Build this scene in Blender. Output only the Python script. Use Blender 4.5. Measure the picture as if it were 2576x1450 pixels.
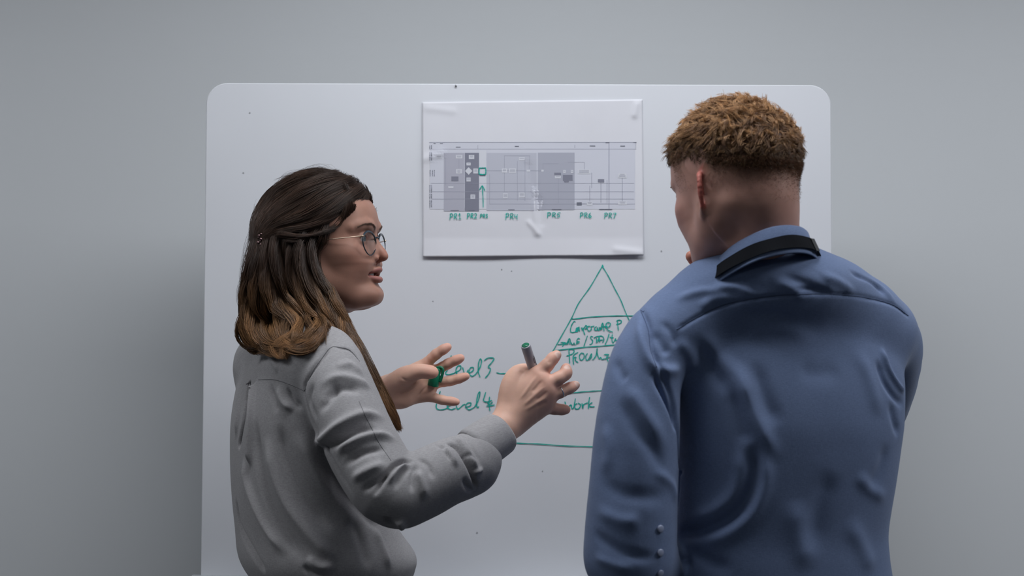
import bpy, math, random
import numpy as np
from mathutils import Vector, Matrix
from mathutils.bvhtree import BVHTree

for _o in list(bpy.data.objects):
    bpy.data.objects.remove(_o)
scene = bpy.context.scene
COL = scene.collection
W_PX, H_PX = 2576.0, 1450.0

# ------------------------------------------------------------ camera
FOC = 50.0
cam_d = bpy.data.cameras.new('camera')
cam = bpy.data.objects.new('camera', cam_d)
COL.objects.link(cam)
cam_d.sensor_width = 36.0
cam_d.lens = FOC
cam.location = (0, 0, 1.40)
PITCH, ROLL = math.radians(2.1), math.radians(0.2)
CAM_R = Matrix.Rotation(math.radians(90) + PITCH, 4, 'X') @ Matrix.Rotation(ROLL, 4, 'Z')
cam.matrix_world = Matrix.Translation((0, 0, 1.40)) @ CAM_R
cam_d.dof.use_dof = True
cam_d.dof.focus_distance = 2.38
cam_d.dof.aperture_fstop = 5.0
scene.camera = cam
CAM_O = Vector((0, 0, 1.40))
F_PX = FOC / 36.0 * W_PX


def ray(px, py):
    v = Vector(((px - W_PX / 2) / F_PX, (H_PX / 2 - py) / F_PX, -1.0))
    return (CAM_R.to_3x3() @ v)


def at(px, py, Y):
    """world point that lies at depth Y (metres in front of the camera) on the line of sight of a pixel"""
    d = ray(px, py)
    return CAM_O + d * (Y / d.y)


def A(px, py, Y):
    return np.array(at(px, py, Y), dtype=np.float64)


# ------------------------------------------------------------ view, world, lamps
scene.view_settings.view_transform = 'Standard'
scene.view_settings.look = 'None'
scene.view_settings.gamma = 1.0
scene.view_settings.use_curve_mapping = False
scene.view_settings.exposure = 0.0

world = bpy.data.worlds.new('world')
scene.world = world
world.use_nodes = True
bg = world.node_tree.nodes['Background']
bg.inputs['Color'].default_value = (0.80, 0.90, 1.0, 1)
bg.inputs['Strength'].default_value = 0.045


def area(name, loc, rot, sx, sy, power, color):
    d = bpy.data.lights.new(name, 'AREA')
    d.shape = 'RECTANGLE'
    d.size, d.size_y = sx, sy
    d.energy = power
    d.color = color
    o = bpy.data.objects.new(name, d)
    o.location = loc
    o.rotation_euler = rot
    COL.objects.link(o)
    return o


LAMP_Y = 1.9
LAMPS = ((0.06, LAMP_Y, 18.0), (-2.0, 1.75, 17.0), (2.05, 1.75, 27.0), (0.06, -0.4, 4.0))
for _x, _y, _p in LAMPS:
    area('panel_light', (_x, _y, 2.655), (0, 0, 0), 1.15, 0.55, _p, (0.93, 0.96, 1.0))


# ------------------------------------------------------------ materials
def new_mat(name, color=(0.8, 0.8, 0.8), rough=0.6, metal=0.0, spec=0.5, attr=None, sss=0.0,
            noise=None, bump=None, transmission=0.0, aniso=None, sheen=0.0, vary=None):
    m = bpy.data.materials.new(name)
    m.use_nodes = True
    nt = m.node_tree
    b = nt.nodes['Principled BSDF']
    b.inputs['Roughness'].default_value = rough
    b.inputs['Metallic'].default_value = metal
    b.inputs['Specular IOR Level'].default_value = spec
    b.inputs['Base Color'].default_value = (*color, 1)
    if sss:
        b.inputs['Subsurface Weight'].default_value = sss
        b.inputs['Subsurface Radius'].default_value = (0.012, 0.004, 0.002)
        b.inputs['Subsurface Scale'].default_value = 1.0
    if transmission:
        b.inputs['Transmission Weight'].default_value = transmission
    if sheen:
        b.inputs['Sheen Weight'].default_value = sheen
        b.inputs['Sheen Roughness'].default_value = 0.5
    src = None
    if attr:
        a = nt.nodes.new('ShaderNodeAttribute')
        a.attribute_name = attr
        src = a.outputs['Color']
    tc = nt.nodes.new('ShaderNodeTexCoord')
    if noise or vary:
        sc_, amt = noise or vary
        n = nt.nodes.new('ShaderNodeTexNoise')
        n.inputs['Scale'].default_value = sc_
        n.inputs['Detail'].default_value = 5
        nt.links.new(tc.outputs['Object'], n.inputs['Vector'])
        mp = nt.nodes.new('ShaderNodeMapRange')
        mp.inputs['From Min'].default_value = 0.3
        mp.inputs['From Max'].default_value = 0.7
        mp.inputs['To Min'].default_value = 1 - amt
        mp.inputs['To Max'].default_value = 1 + amt
        nt.links.new(n.outputs['Fac'], mp.inputs['Value'])
        mx = nt.nodes.new('ShaderNodeVectorMath')
        mx.operation = 'SCALE'
        if src is not None:
            nt.links.new(src, mx.inputs[0])
        else:
            mx.inputs[0].default_value = color
        nt.links.new(mp.outputs[0], mx.inputs['Scale'])
        src = mx.outputs[0]
    if src is not None:
        nt.links.new(src, b.inputs['Base Color'])
    if bump:
        sc_, st, dist = bump
        n = nt.nodes.new('ShaderNodeTexNoise')
        n.inputs['Scale'].default_value = sc_
        n.inputs['Detail'].default_value = 4
        nt.links.new(tc.outputs['Object'], n.inputs['Vector'])
        bp = nt.nodes.new('ShaderNodeBump')
        bp.inputs['Strength'].default_value = st
        bp.inputs['Distance'].default_value = dist
        nt.links.new(n.outputs['Fac'], bp.inputs['Height'])
        nt.links.new(bp.outputs[0], b.inputs['Normal'])
    return m


def weave_mat(name, color, rough, scale, amt, blotch=0.04):
    """woven cloth: fine crossed threads in colour and relief, in object space"""
    m = bpy.data.materials.new(name)
    m.use_nodes = True
    nt = m.node_tree
    b = nt.nodes['Principled BSDF']
    b.inputs['Roughness'].default_value = rough
    b.inputs['Specular IOR Level'].default_value = 0.2
    b.inputs['Sheen Weight'].default_value = 0.12
    tc = nt.nodes.new('ShaderNodeTexCoord')
    outs = []
    for k, sv in enumerate(((scale * 0.12, scale * 0.12, scale), (scale, scale, scale * 0.12))):
        mpn = nt.nodes.new('ShaderNodeMapping')
        mpn.inputs['Scale'].default_value = sv
        nt.links.new(tc.outputs['Object'], mpn.inputs['Vector'])
        n = nt.nodes.new('ShaderNodeTexNoise')
        n.inputs['Scale'].default_value = 1.0
        n.inputs['Detail'].default_value = 2
        nt.links.new(mpn.outputs[0], n.inputs['Vector'])
        outs.append(n.outputs['Fac'])
    big = nt.nodes.new('ShaderNodeTexNoise')
    big.inputs['Scale'].default_value = 9
    nt.links.new(tc.outputs['Object'], big.inputs['Vector'])
    ad = nt.nodes.new('ShaderNodeMath'); ad.operation = 'ADD'
    nt.links.new(outs[0], ad.inputs[0]); nt.links.new(outs[1], ad.inputs[1])
    mp = nt.nodes.new('ShaderNodeMapRange')
    mp.inputs['From Min'].default_value = 0.75
    mp.inputs['From Max'].default_value = 1.25
    mp.inputs['To Min'].default_value = 1 - amt
    mp.inputs['To Max'].default_value = 1 + amt
    nt.links.new(ad.outputs[0], mp.inputs['Value'])
    mb = nt.nodes.new('ShaderNodeMapRange')
    mb.inputs['To Min'].default_value = 1 - blotch
    mb.inputs['To Max'].default_value = 1 + blotch
    nt.links.new(big.outputs['Fac'], mb.inputs['Value'])
    ml = nt.nodes.new('ShaderNodeMath'); ml.operation = 'MULTIPLY'
    nt.links.new(mp.outputs[0], ml.inputs[0]); nt.links.new(mb.outputs[0], ml.inputs[1])
    mx = nt.nodes.new('ShaderNodeVectorMath'); mx.operation = 'SCALE'
    mx.inputs[0].default_value = color
    nt.links.new(ml.outputs[0], mx.inputs['Scale'])
    nt.links.new(mx.outputs[0], b.inputs['Base Color'])
    bp = nt.nodes.new('ShaderNodeBump')
    bp.inputs['Strength'].default_value = 0.25
    bp.inputs['Distance'].default_value = 0.0006
    nt.links.new(ad.outputs[0], bp.inputs['Height'])
    nt.links.new(bp.outputs[0], b.inputs['Normal'])
    return m


M_WALL = new_mat('wall_paint', (0.73, 0.752, 0.775), 0.85, spec=0.2, vary=(1.3, 0.015), bump=(260, 0.15, 0.0006))
M_FLOOR = new_mat('carpet', (0.06, 0.063, 0.07), 0.95, noise=(220, 0.25), bump=(300, 0.6, 0.003))
M_CEIL = new_mat('ceiling_tile', (0.75, 0.75, 0.74), 0.9, noise=(90, 0.05))
M_BOARD = new_mat('whiteboard_enamel', (0.785, 0.80, 0.845), 0.5, spec=0.15, vary=(2.2, 0.025))
M_RIM = new_mat('board_rim', (0.42, 0.43, 0.45), 0.5)
M_STEEL = new_mat('stand_steel', (0.5, 0.51, 0.53), 0.35, metal=0.9)
M_PAPER = new_mat('paper', (0.80, 0.80, 0.85), 0.75, spec=0.2, vary=(14, 0.015))
M_INK = new_mat('teal_marker_ink', (0.006, 0.42, 0.345), 0.6, vary=(160, 0.25))
M_TRAY = new_mat('tray_metal', (0.42, 0.44, 0.46), 0.5)
M_DIFF = new_mat('lamp_diffuser', (0.9, 0.9, 0.9), 0.6)
M_RUB = new_mat('dark_rubber', (0.02, 0.02, 0.02), 0.7)


# ------------------------------------------------------------ mesh helpers
def mesh_obj(name, verts, faces, mat=None, parent=None, smooth=True, cols=None):
    me = bpy.data.meshes.new(name)
    if isinstance(faces, np.ndarray):
        v = np.ascontiguousarray(verts, dtype=np.float32)
        f = np.ascontiguousarray(faces, dtype=np.int32)
        k = f.shape[1]
        me.vertices.add(len(v))
        me.vertices.foreach_set('co', v.ravel())
        me.loops.add(f.size)
        me.loops.foreach_set('vertex_index', f.ravel())
        me.polygons.add(len(f))
        me.polygons.foreach_set('loop_start', np.arange(0, f.size, k, dtype=np.int32))
        me.polygons.foreach_set('loop_total', np.full(len(f), k, dtype=np.int32))
        me.update(calc_edges=True)
        me.validate()
    else:
        me.from_pydata([tuple(map(float, p)) for p in verts], [], faces)
        me.update()
    if smooth:
        me.polygons.foreach_set('use_smooth', np.ones(len(me.polygons), dtype=bool))
    if cols is not None:
        at_ = me.color_attributes.new('col', 'FLOAT_COLOR', 'POINT')
        c = np.ones((len(verts), 4), dtype=np.float32)
        c[:, :3] = cols
        at_.data.foreach_set('color', c.ravel())
    if mat is not None:
        for mm in (mat if isinstance(mat, (list, tuple)) else [mat]):
            me.materials.append(mm)
    o = bpy.data.objects.new(name, me)
    COL.objects.link(o)
    if parent is not None:
        o.parent = parent
    return o


def empty(name, loc, label, cat, group=None):
    o = bpy.data.objects.new(name, None)
    o.empty_display_size = 0.05
    o.location = loc
    o['label'] = label
    o['category'] = cat
    if group:
        o['group'] = group
    COL.objects.link(o)
    return o


def adopt(child, parent):
    """parent without moving: child's mesh is in world coordinates"""
    child.parent = parent
    child.matrix_parent_inverse = Matrix.Translation(-Vector(parent.location))
    return child


def box_data(lo, hi):
    x0, y0, z0 = lo; x1, y1, z1 = hi
    v = [(x0, y0, z0), (x1, y0, z0), (x1, y1, z0), (x0, y1, z0), (x0, y0, z1), (x1, y0, z1), (x1, y1, z1), (x0, y1, z1)]
    f = [(0, 3, 2, 1), (4, 5, 6, 7), (0, 1, 5, 4), (1, 2, 6, 5), (2, 3, 7, 6), (3, 0, 4, 7)]
    return v, f


def box(name, lo, hi, mat, parent=None, bevel=0.0):
    v, f = box_data(lo, hi)
    o = mesh_obj(name, v, f, mat, None, smooth=False)
    if parent is not None:
        adopt(o, parent)
    if bevel:
        md = o.modifiers.new('bevel', 'BEVEL'); md.width = bevel; md.segments = 3
    return o


def catmull(pts, n):
    """resample a control polyline to n points along a Catmull-Rom curve (any dimension)"""
    P = np.asarray(pts, dtype=np.float64)
    if len(P) < 3:
        t = np.linspace(0, 1, n)[:, None]
        return P[0] * (1 - t) + P[-1] * t
    Q = np.vstack([2 * P[0] - P[1], P, 2 * P[-1] - P[-2]])
    u = np.linspace(0, len(P) - 1 - 1e-9, n)
    i = u.astype(int)
    t = (u - i)[:, None]
    p0, p1, p2, p3 = Q[i], Q[i + 1], Q[i + 2], Q[i + 3]
    return 0.5 * ((2 * p1) + (-p0 + p2) * t + (2 * p0 - 5 * p1 + 4 * p2 - p3) * t ** 2 + (-p0 + 3 * p1 - 3 * p2 + p3) * t ** 3)


def tube_data(pts, rad, sides=8, flat=None, cap=True):
    P = np.asarray(pts, dtype=np.float64)
    n = len(P)
    R = np.full(n, rad) if np.isscalar(rad) else np.asarray(rad, dtype=np.float64)
    T = np.gradient(P, axis=0)
    T /= (np.linalg.norm(T, axis=1, keepdims=True) + 1e-12)
    up = np.array([0, 0, 1.0]) if abs(T[0][2]) < 0.9 else np.array([1.0, 0, 0])
    nrm = []
    a = np.cross(T[0], up); a /= np.linalg.norm(a)
    for i in range(n):
        a = a - T[i] * a.dot(T[i]); a /= (np.linalg.norm(a) + 1e-12)
        nrm.append(a)
    N = np.array(nrm); B = np.cross(T, N)
    ang = np.linspace(0, 2 * np.pi, sides, endpoint=False)
    V = (P[:, None, :] + R[:, None, None] * (np.cos(ang)[None, :, None] * N[:, None, :] + np.sin(ang)[None, :, None] * B[:, None, :])).reshape(-1, 3)
    F = []
    for i in range(n - 1):
        for j in range(sides):
            k = (j + 1) % sides
            F.append((i * sides + j, i * sides + k, (i + 1) * sides + k, (i + 1) * sides + j))
    if cap:
        F.append(tuple(range(sides))[::-1])
        F.append(tuple(range((n - 1) * sides, n * sides)))
    return V, F


class Acc:
    def __init__(self):
        self.v = []; self.f = []; self.n = 0

    def add(self, v, f):
        self.v.append(np.asarray(v, dtype=np.float64))
        self.f += [tuple(int(i) + self.n for i in q) for q in f]
        self.n += len(v)

    def build(self, name, mat, parent=None, smooth=True):
        o = mesh_obj(name, np.vstack(self.v), self.f, mat, None, smooth)
        if parent is not None:
            adopt(o, parent)
        return o


# ------------------------------------------------------------ the room
WALL_Y, BOARD_Y = 3.10, 2.70
o = box('wall_back', (-4.2, WALL_Y, -0.02), (4.2, WALL_Y + 0.12, 2.75), M_WALL); o['kind'] = 'structure'
o = box('floor', (-4.2, -3.0, -0.1), (4.2, WALL_Y, 0.0), M_FLOOR); o['kind'] = 'structure'
o = box('ceiling', (-4.2, -3.0, 2.70), (4.2, WALL_Y, 2.8), M_CEIL); o['kind'] = 'structure'
o = box('baseboard_back', (-4.2, WALL_Y - 0.015, 0.0), (4.2, WALL_Y, 0.09), M_RIM); o['kind'] = 'structure'
LAMP_LABELS = ('flat square-edged ceiling light panel above the whiteboard', 'flat ceiling light panel over the woman\'s side of the room',
               'flat ceiling light panel over the man\'s side of the room', 'flat ceiling light panel farther from the whiteboard')
for (lx, ly, _p), lab in zip(LAMPS, LAMP_LABELS):
    L = empty('ceiling_light', (lx, ly, 2.70), lab, 'ceiling light')
    box('frame', (lx - 0.61, ly - 0.31, 2.672), (lx + 0.61, ly + 0.31, 2.70), M_TRAY, L)
    box('diffuser', (lx - 0.575, ly - 0.275, 2.662), (lx + 0.575, ly + 0.275, 2.672), M_DIFF, L)

# ------------------------------------------------------------ whiteboard
bx0 = at(516, 500, BOARD_Y).x
bx1 = at(2091.5, 450, BOARD_Y).x
bz1 = at(1300, 211.5, BOARD_Y).z
bz0 = at(700, 1444, BOARD_Y).z
TRAY_Z = bz0
bz0 -= 0.06
board = empty('whiteboard', ((bx0 + bx1) / 2, BOARD_Y + 0.03, 0.0),
              'mobile whiteboard with rounded corners, covered in teal marker writing', 'whiteboard')


def rounded_slab(x0, x1, z0, z1, r, y0, y1, bev=0.0015):
    out = []
    for cx, cz, a0 in ((x1 - r, z1 - r, 0), (x0 + r, z1 - r, 90), (x0 + r, z0 + r, 180), (x1 - r, z0 + r, 270)):
        for k in range(13):
            a = math.radians(a0 + 90 * k / 12)
            out.append((cx + r * math.cos(a), cz + r * math.sin(a), math.cos(a), math.sin(a)))
    n = len(out)
    v = []
    for off, y in ((-bev, y0), (0, y0 + bev), (0, y1)):
        v += [(x + off * cx, y, z + off * cz) for x, z, cx, cz in out]
    f = [tuple(range(n))]
    for s in range(2):
        for i in range(n):
            j = (i + 1) % n
            f.append((s * n + i, (s + 1) * n + i, (s + 1) * n + j, s * n + j))
    f.append(tuple(range(2 * n, 3 * n))[::-1])
    return v, f


v, f = rounded_slab(bx0, bx1, bz0, bz1, 0.040, BOARD_Y, BOARD_Y + 0.012)
adopt(mesh_obj('writing_surface', v, f, M_BOARD, smooth=False), board)
v, f = rounded_slab(bx0 - 0.0012, bx1 + 0.0012, bz0 - 0.0012, bz1 + 0.0012, 0.041, BOARD_Y + 0.006, BOARD_Y + 0.022)
adopt(mesh_obj('backing_panel', v, f, M_RIM, smooth=False), board)
# pen tray and stand
tx0 = at(468, 1444, BOARD_Y - 0.05).x
acc = Acc()
for lo, hi in (((tx0, BOARD_Y - 0.075, TRAY_Z - 0.012), (bx1 + 0.03, BOARD_Y + 0.01, TRAY_Z - 0.004)),
               ((tx0, BOARD_Y - 0.079, TRAY_Z - 0.012), (bx1 + 0.03, BOARD_Y - 0.073, TRAY_Z - 0.0005))):
    acc.add(*box_data(lo, hi))
acc.build('pen_tray', M_TRAY, board, smooth=False)
for x in (bx0 + 0.12, bx1 - 0.12):
    acc = Acc()
    acc.add(*tube_data([(x, BOARD_Y + 0.04, bz1 - 0.05), (x, BOARD_Y + 0.04, 0.07)], 0.018, 12))
    acc.build('post', M_STEEL, board)
    acc = Acc()
    acc.add(*tube_data([(x, BOARD_Y - 0.22, 0.075), (x, BOARD_Y + 0.30, 0.075)], 0.016, 12))
    ft = acc.build('foot_bar', M_STEEL, board)
    for yy in (BOARD_Y - 0.21, BOARD_Y + 0.29):
        acc = Acc()
        acc.add(*tube_data([(x - 0.012, yy, 0.03), (x + 0.012, yy, 0.03)], 0.03, 20))
        acc.add(*tube_data([(x, yy, 0.03), (x, yy, 0.07)], 0.008, 8))
        acc.build('caster', M_RUB, board)
acc = Acc()
acc.add(*tube_data([(bx0 + 0.12, BOARD_Y + 0.04, 0.3), (bx1 - 0.12, BOARD_Y + 0.04, 0.3)], 0.014, 12))
acc.build('cross_bar', M_STEEL, board)
# specks and the small fixing at the top edge
for k, (px, py, r) in enumerate(((628, 284, 2.0), (612, 435, 2.0), (1200, 1341, 2.2), (1664, 632, 2.0), (1365, 1186, 1.6), (1262, 678, 1.6), (1089, 758, 1.4), (1287, 682, 1.4))):
    c = at(px, py, BOARD_Y - 0.0006)
    rr = r / F_PX * BOARD_Y
    n = 10
    vv = [(c.x + rr * math.cos(2 * math.pi * i / n) * (1 + 0.3 * math.sin(3 * i + k)), c.y, c.z + rr * math.sin(2 * math.pi * i / n)) for i in range(n)]
    adopt(mesh_obj('ink_speck', vv, [tuple(range(n))], M_RIM, smooth=False), board)
acc = Acc()
c = A(1147, 216, BOARD_Y)
acc.add(*tube_data([c + [0, -0.004, 0], c], [0.0016, 0.002], 12))
acc.build('screw_cap', M_STEEL, board)


def ribbon(acc, pts_px, wpx, to_world, n=None):
    """flat marker stroke: pixel path -> ribbon lying on a surface given by to_world(px,py)"""
    P = catmull(pts_px, n or max(8, 6 * len(pts_px)))
    T = np.gradient(P, axis=0)
    T /= (np.linalg.norm(T, axis=1, keepdims=True) + 1e-9)
    N = np.stack([-T[:, 1], T[:, 0]], 1)
    m = len(P)
    w = np.full(m, wpx / 2.0) * (1 + 0.16 * np.sin(np.arange(m) * 0.9 + P[0, 0]))
    w[0] *= 0.6; w[-1] *= 0.6
    L = P + N * w[:, None]; R = P - N * w[:, None]
    vs = [to_world(x, y) for x, y in L] + [to_world(x, y) for x, y in R]
    fs = [(i, i + 1, m + i + 1, m + i) for i in range(m - 1)]
    # round ends
    for e, s in ((0, -1), (m - 1, 1)):
        c = len(vs)
        p = P[e] + T[e] * s * wpx * 0.35
        vs.append(to_world(*p))
        fs.append((e, m + e, c) if s < 0 else (e, c, m + e))
    acc.add(vs, fs)


def onboard(px, py):
    return tuple(at(px, py, BOARD_Y - 0.0008))


def writing(name, strokes, scale, ox, oy, w, parent=board, tw=onboard):
    acc = Acc()
    w *= .74
    for k, s in enumerate(strokes):
        lift = 0.00006 * k
        ribbon(acc, [(ox + x / scale, oy + y / scale) for x, y in s], w,
               (lambda px, py, l=lift: tuple(np.array(tw(px, py)) + [0, -l, 0])))
    return acc.build(name, M_INK, parent, smooth=False)


S4 = (2.9, 1080, 640)
S8 = (2.789, 1340, 640)
SC = (9.0625, 1400, 780)
writing('handwritten_word', [
    [(160, 738), (153, 775), (140, 830), (118, 868), (140, 878), (185, 868)],
    [(182, 866), (222, 845), (231, 818), (208, 816), (194, 850), (212, 884), (246, 872)],
    [(243, 826), (256, 868), (266, 878), (285, 842)],
    [(282, 872), (318, 850), (320, 826), (298, 832), (290, 868), (312, 890), (338, 876)],
    [(336, 880), (370, 825), (381, 780), (372, 764), (360, 795), (357, 855), (370, 896)],
    [(400, 776), (430, 757), (471, 760), (455, 790), (430, 822), (446, 836), (435, 870), (408, 903)]], *S4, 3.6)
writing('handwritten_word', [
    [(80, 1000), (62, 1060), (50, 1110), (62, 1132), (100, 1134), (140, 1120)],
    [(130, 1112), (165, 1098), (160, 1082), (136, 1095), (132, 1120), (160, 1134), (192, 1124)],
    [(192, 1090), (206, 1130), (222, 1122), (250, 1098), (264, 1096)],
    [(262, 1118), (298, 1106), (303, 1086), (280, 1086), (266, 1112), (290, 1135), (328, 1118)],
    [(326, 1122), (358, 1066), (370, 1008), (356, 1020), (345, 1080), (350, 1118), (362, 1112)],
    [(412, 1006), (402, 1040), (396, 1068), (420, 1078), (458, 1066)],
    [(440, 1040), (436, 1090), (442, 1142)], [(416, 1108), (445, 1106), (476, 1100)], [(424, 1082), (438, 1098), (462, 1078)]], *S4, 3.6)
writing('handwritten_word', [
    [(430, 275), (398, 265), (345, 350), (320, 440), (326, 500), (370, 516), (430, 500), (460, 470), (492, 400)],
    [(492, 400), (452, 425), (443, 488), (480, 490), (505, 420), (512, 390), (525, 492)],
    [(560, 405), (578, 425), (588, 470)], [(602, 400), (615, 480), (650, 575)],
    [(615, 440), (650, 380), (672, 352), (695, 385), (670, 430), (650, 440)],
    [(770, 372), (720, 378), (700, 430), (740, 482), (790, 450), (795, 385), (862, 370)],
    [(915, 380), (872, 410), (872, 455), (915, 462), (950, 430)], [(950, 390), (932, 440), (970, 465), (990, 395), (1000, 455), (1040, 410)],
    [(1008, 440), (1050, 298), (1072, 400), (1086, 485)], [(1015, 378), (1090, 382), (1160, 370)],
    [(1118, 400), (1140, 305), (1195, 290), (1228, 325), (1200, 385), (1125, 398)], [(1130, 398), (1180, 465), (1280, 508)]], *SC, 3.4)
writing('handwritten_letter', [[(1365, 330), (1430, 318), (1480, 280), (1460, 238), (1400, 235), (1370, 260)], [(1395, 250), (1395, 340), (1412, 470)]], *SC, 3.4)
writing('handwritten_word', [
    [(30, 792), (120, 782), (205, 755)], [(96, 740), (150, 742), (205, 752), (170, 790), (130, 832)],
    [(205, 800), (245, 740), (290, 655), (312, 690), (328, 782)], [(240, 792), (262, 740), (284, 720), (292, 790)],
    [(340, 745), (348, 788), (385, 785), (398, 752), (408, 780), (432, 806)], [(530, 660), (496, 648), (465, 700), (458, 790)], [(462, 728), (525, 720)], [(470, 762), (520, 742)]], *SC, 3.2)
writing('handwritten_slash', [[(705, 592), (668, 700), (620, 842)]], *SC, 3.0)
writing('handwritten_word', [
    [(832, 612), (785, 606), (782, 650), (825, 705), (805, 770), (755, 790)],
    [(852, 652), (890, 618), (970, 598), (1040, 600), (1072, 640), (1078, 700), (1048, 748)], [(905, 640), (915, 690), (905, 758)],
    [(935, 745), (955, 680), (972, 612), (985, 740)], [(935, 692), (1060, 686)]], *SC, 3.2)
writing('handwritten_slash', [[(1200, 540), (1160, 680), (1108, 792)]], *SC, 3.2)
writing('handwritten_word', [[(1272, 560), (1262, 640), (1268, 712), (1295, 748), (1350, 650)], [(1218, 618), (1260, 640), (1300, 632)], [(1350, 650), (1352, 700), (1400, 690)]], *SC, 3.2)
writing('handwritten_word', [
    [(275, 945), (300, 905), (360, 900), (402, 932), (380, 990), (310, 1028), (228, 1052)], [(282, 930), (292, 1060), (302, 1215)],
    [(492, 970), (425, 1005), (378, 1070), (382, 1160), (392, 1245)], [(372, 1170), (400, 1090), (445, 1085), (430, 1150), (492, 1202)],
    [(610, 990), (555, 992), (522, 1060), (545, 1140), (600, 1132), (632, 1060), (612, 985)],
    [(706, 992), (668, 1050), (676, 1135), (720, 1142), (765, 1060), (795, 1000), (800, 1060), (752, 1142)],
    [(822, 1142), (872, 1090), (912, 1000), (924, 880), (930, 1000), (972, 1115), (1000, 1082), (1040, 1128), (1105, 1112)],
    [(1085, 1022), (1185, 1018), (1145, 1070), (1158, 1120), (1180, 1190)], [(1110, 1120), (1180, 1080), (1255, 1098)],
    [(1255, 1098), (1300, 1060), (1330, 1110), (1380, 1100)]], *SC, 3.4)
writing('handwritten_word', [
    [(226, 1035), (236, 1075), (243, 1096), (256, 1068), (270, 1058), (276, 1084), (290, 1070), (300, 1012)],
    [(312, 1048), (296, 1060), (300, 1084), (324, 1084), (336, 1058), (318, 1044)], [(346, 1046), (352, 1082), (358, 1056), (386, 1042)],
    [(400, 1003), (394, 1040), (392, 1084)], [(418, 1040), (396, 1058), (408, 1070), (434, 1070)]], *S8, 3.6)
writing('handwritten_letter', [[(482, 1002), (484, 1040), (488, 1078)], [(470, 1046), (500, 1040), (520, 1030)]], *S8, 3.4)
writing('dash_line', [[(490, 864), (520, 871), (578, 869), (640, 866)]], *S4, 3.2)
writing('pyramid_drawing', [
    [(492, 78), (462, 130), (400, 235), (322, 345), (272, 450), (210, 560), (145, 675), (105, 745), (-20, 960), (-230, 1325)],
    [(488, 84), (530, 152), (575, 240), (618, 322), (662, 430), (760, 640), (900, 940), (1050, 1290)],
    [(486, 92), (490, 76), (496, 90)],
    [(272, 448), (292, 454), (400, 441), (520, 434), (665, 432), (760, 436)],
    [(145, 676), (240, 666), (360, 653), (470, 645), (570, 637), (860, 620)],
    [(150, 990), (290, 972), (400, 962), (500, 956), (900, 930)],
    [(-230, 1318), (-100, 1326), (30, 1331), (220, 1344), (450, 1352), (1060, 1365)]], *S8, 3.2)

# ------------------------------------------------------------ printed sheet
paper = empty('paper_sheet', tuple(at(1340, 250, BOARD_Y)), 'large white printed process chart sheet held flat on the whiteboard, marked in teal', 'paper')
SP = (3.3717, 1040, 230)
pc = [(1062, 257), (1616, 250), (1619, 643), (1064, 647)]
creases = [((1345, 480), (1350, 590), 0.0022, 6, 16), ((1352, 500), (1362, 560), -0.0018, 9, 20), ((1330, 560), (1356, 590), 0.0022, 5, 10),
           ((1602, 262), (1596, 290), 0.003, 7, 10), ((1075, 272), (1140, 280), 0.0012, 9, 20), ((1068, 400), (1110, 385), 0.0018, 10, 14),
           ((1550, 628), (1610, 636), 0.002, 8, 10), ((1330, 420), (1344, 500), -0.0013, 12, 20)]


def paper_off(px, py):
    u = (px - 1062) / 555.0; v = (py - 253) / 393.0
    o = 0.0022 + 0.0012 * math.sin(5.1 * u + 1.2) * math.sin(3.3 * v) + 0.0006 * math.sin(11 * u + 4 * v)
    o += 0.0036 * max(0, v - 0.88) / 0.12 * (0.75 + 0.25 * math.sin(9 * u))
    for (ax, ay), (bx, by), amp, w, _ in creases:
        dx, dy = bx - ax, by - ay
        t = min(1, max(0, ((px - ax) * dx + (py - ay) * dy) / (dx * dx + dy * dy)))
        d = math.hypot(px - ax - t * dx, py - ay - t * dy)
        o += amp * math.exp(-(d / w) ** 2)
    return max(o, 0.0008)


def onpaper(px, py, extra=0.0):
    return tuple(at(px, py, BOARD_Y - paper_off(px, py) - extra))


NU, NV = 120, 84
vs = []
for j in range(NV + 1):
    for i in range(NU + 1):
        u, w_ = i / NU, j / NV
        x = (pc[0][0] * (1 - u) + pc[1][0] * u) * (1 - w_) + (pc[3][0] * (1 - u) + pc[2][0] * u) * w_
        y = (pc[0][1] * (1 - u) + pc[1][1] * u) * (1 - w_) + (pc[3][1] * (1 - u) + pc[2][1] * u) * w_
        vs.append(onpaper(x, y))
fs = [(j * (NU + 1) + i, (j + 1) * (NU + 1) + i, (j + 1) * (NU + 1) + i + 1, j * (NU + 1) + i + 1) for j in range(NV) for i in range(NU)]
sheet = adopt(mesh_obj('sheet', vs, fs, M_PAPER), paper)
md = sheet.modifiers.new('thick', 'SOLIDIFY'); md.thickness = 0.0003; md.offset = -1

# flat print on the sheet, every tone its own ink
TONES = {'a': (0.50, 0.50, 0.58), 'b': (0.26, 0.265, 0.33), 'c': (0.57, 0.58, 0.66), 'd': (0.47, 0.48, 0.56), 'k': (0.20, 0.21, 0.26),
         'l': (0.40, 0.41, 0.50), 'w': (0.74, 0.75, 0.81), 'g': (0.70, 0.71, 0.79)}
print_mats = {k: new_mat('print_ink_' + n, c, 0.75, spec=0.2) for (k, c), n in zip(TONES.items(), ('mid_grey', 'dark_grey', 'pale_grey', 'grey', 'black', 'line_grey', 'white', 'tint'))}
pv = []; pf = []; pm = []
tone_keys = list(TONES)


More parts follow.
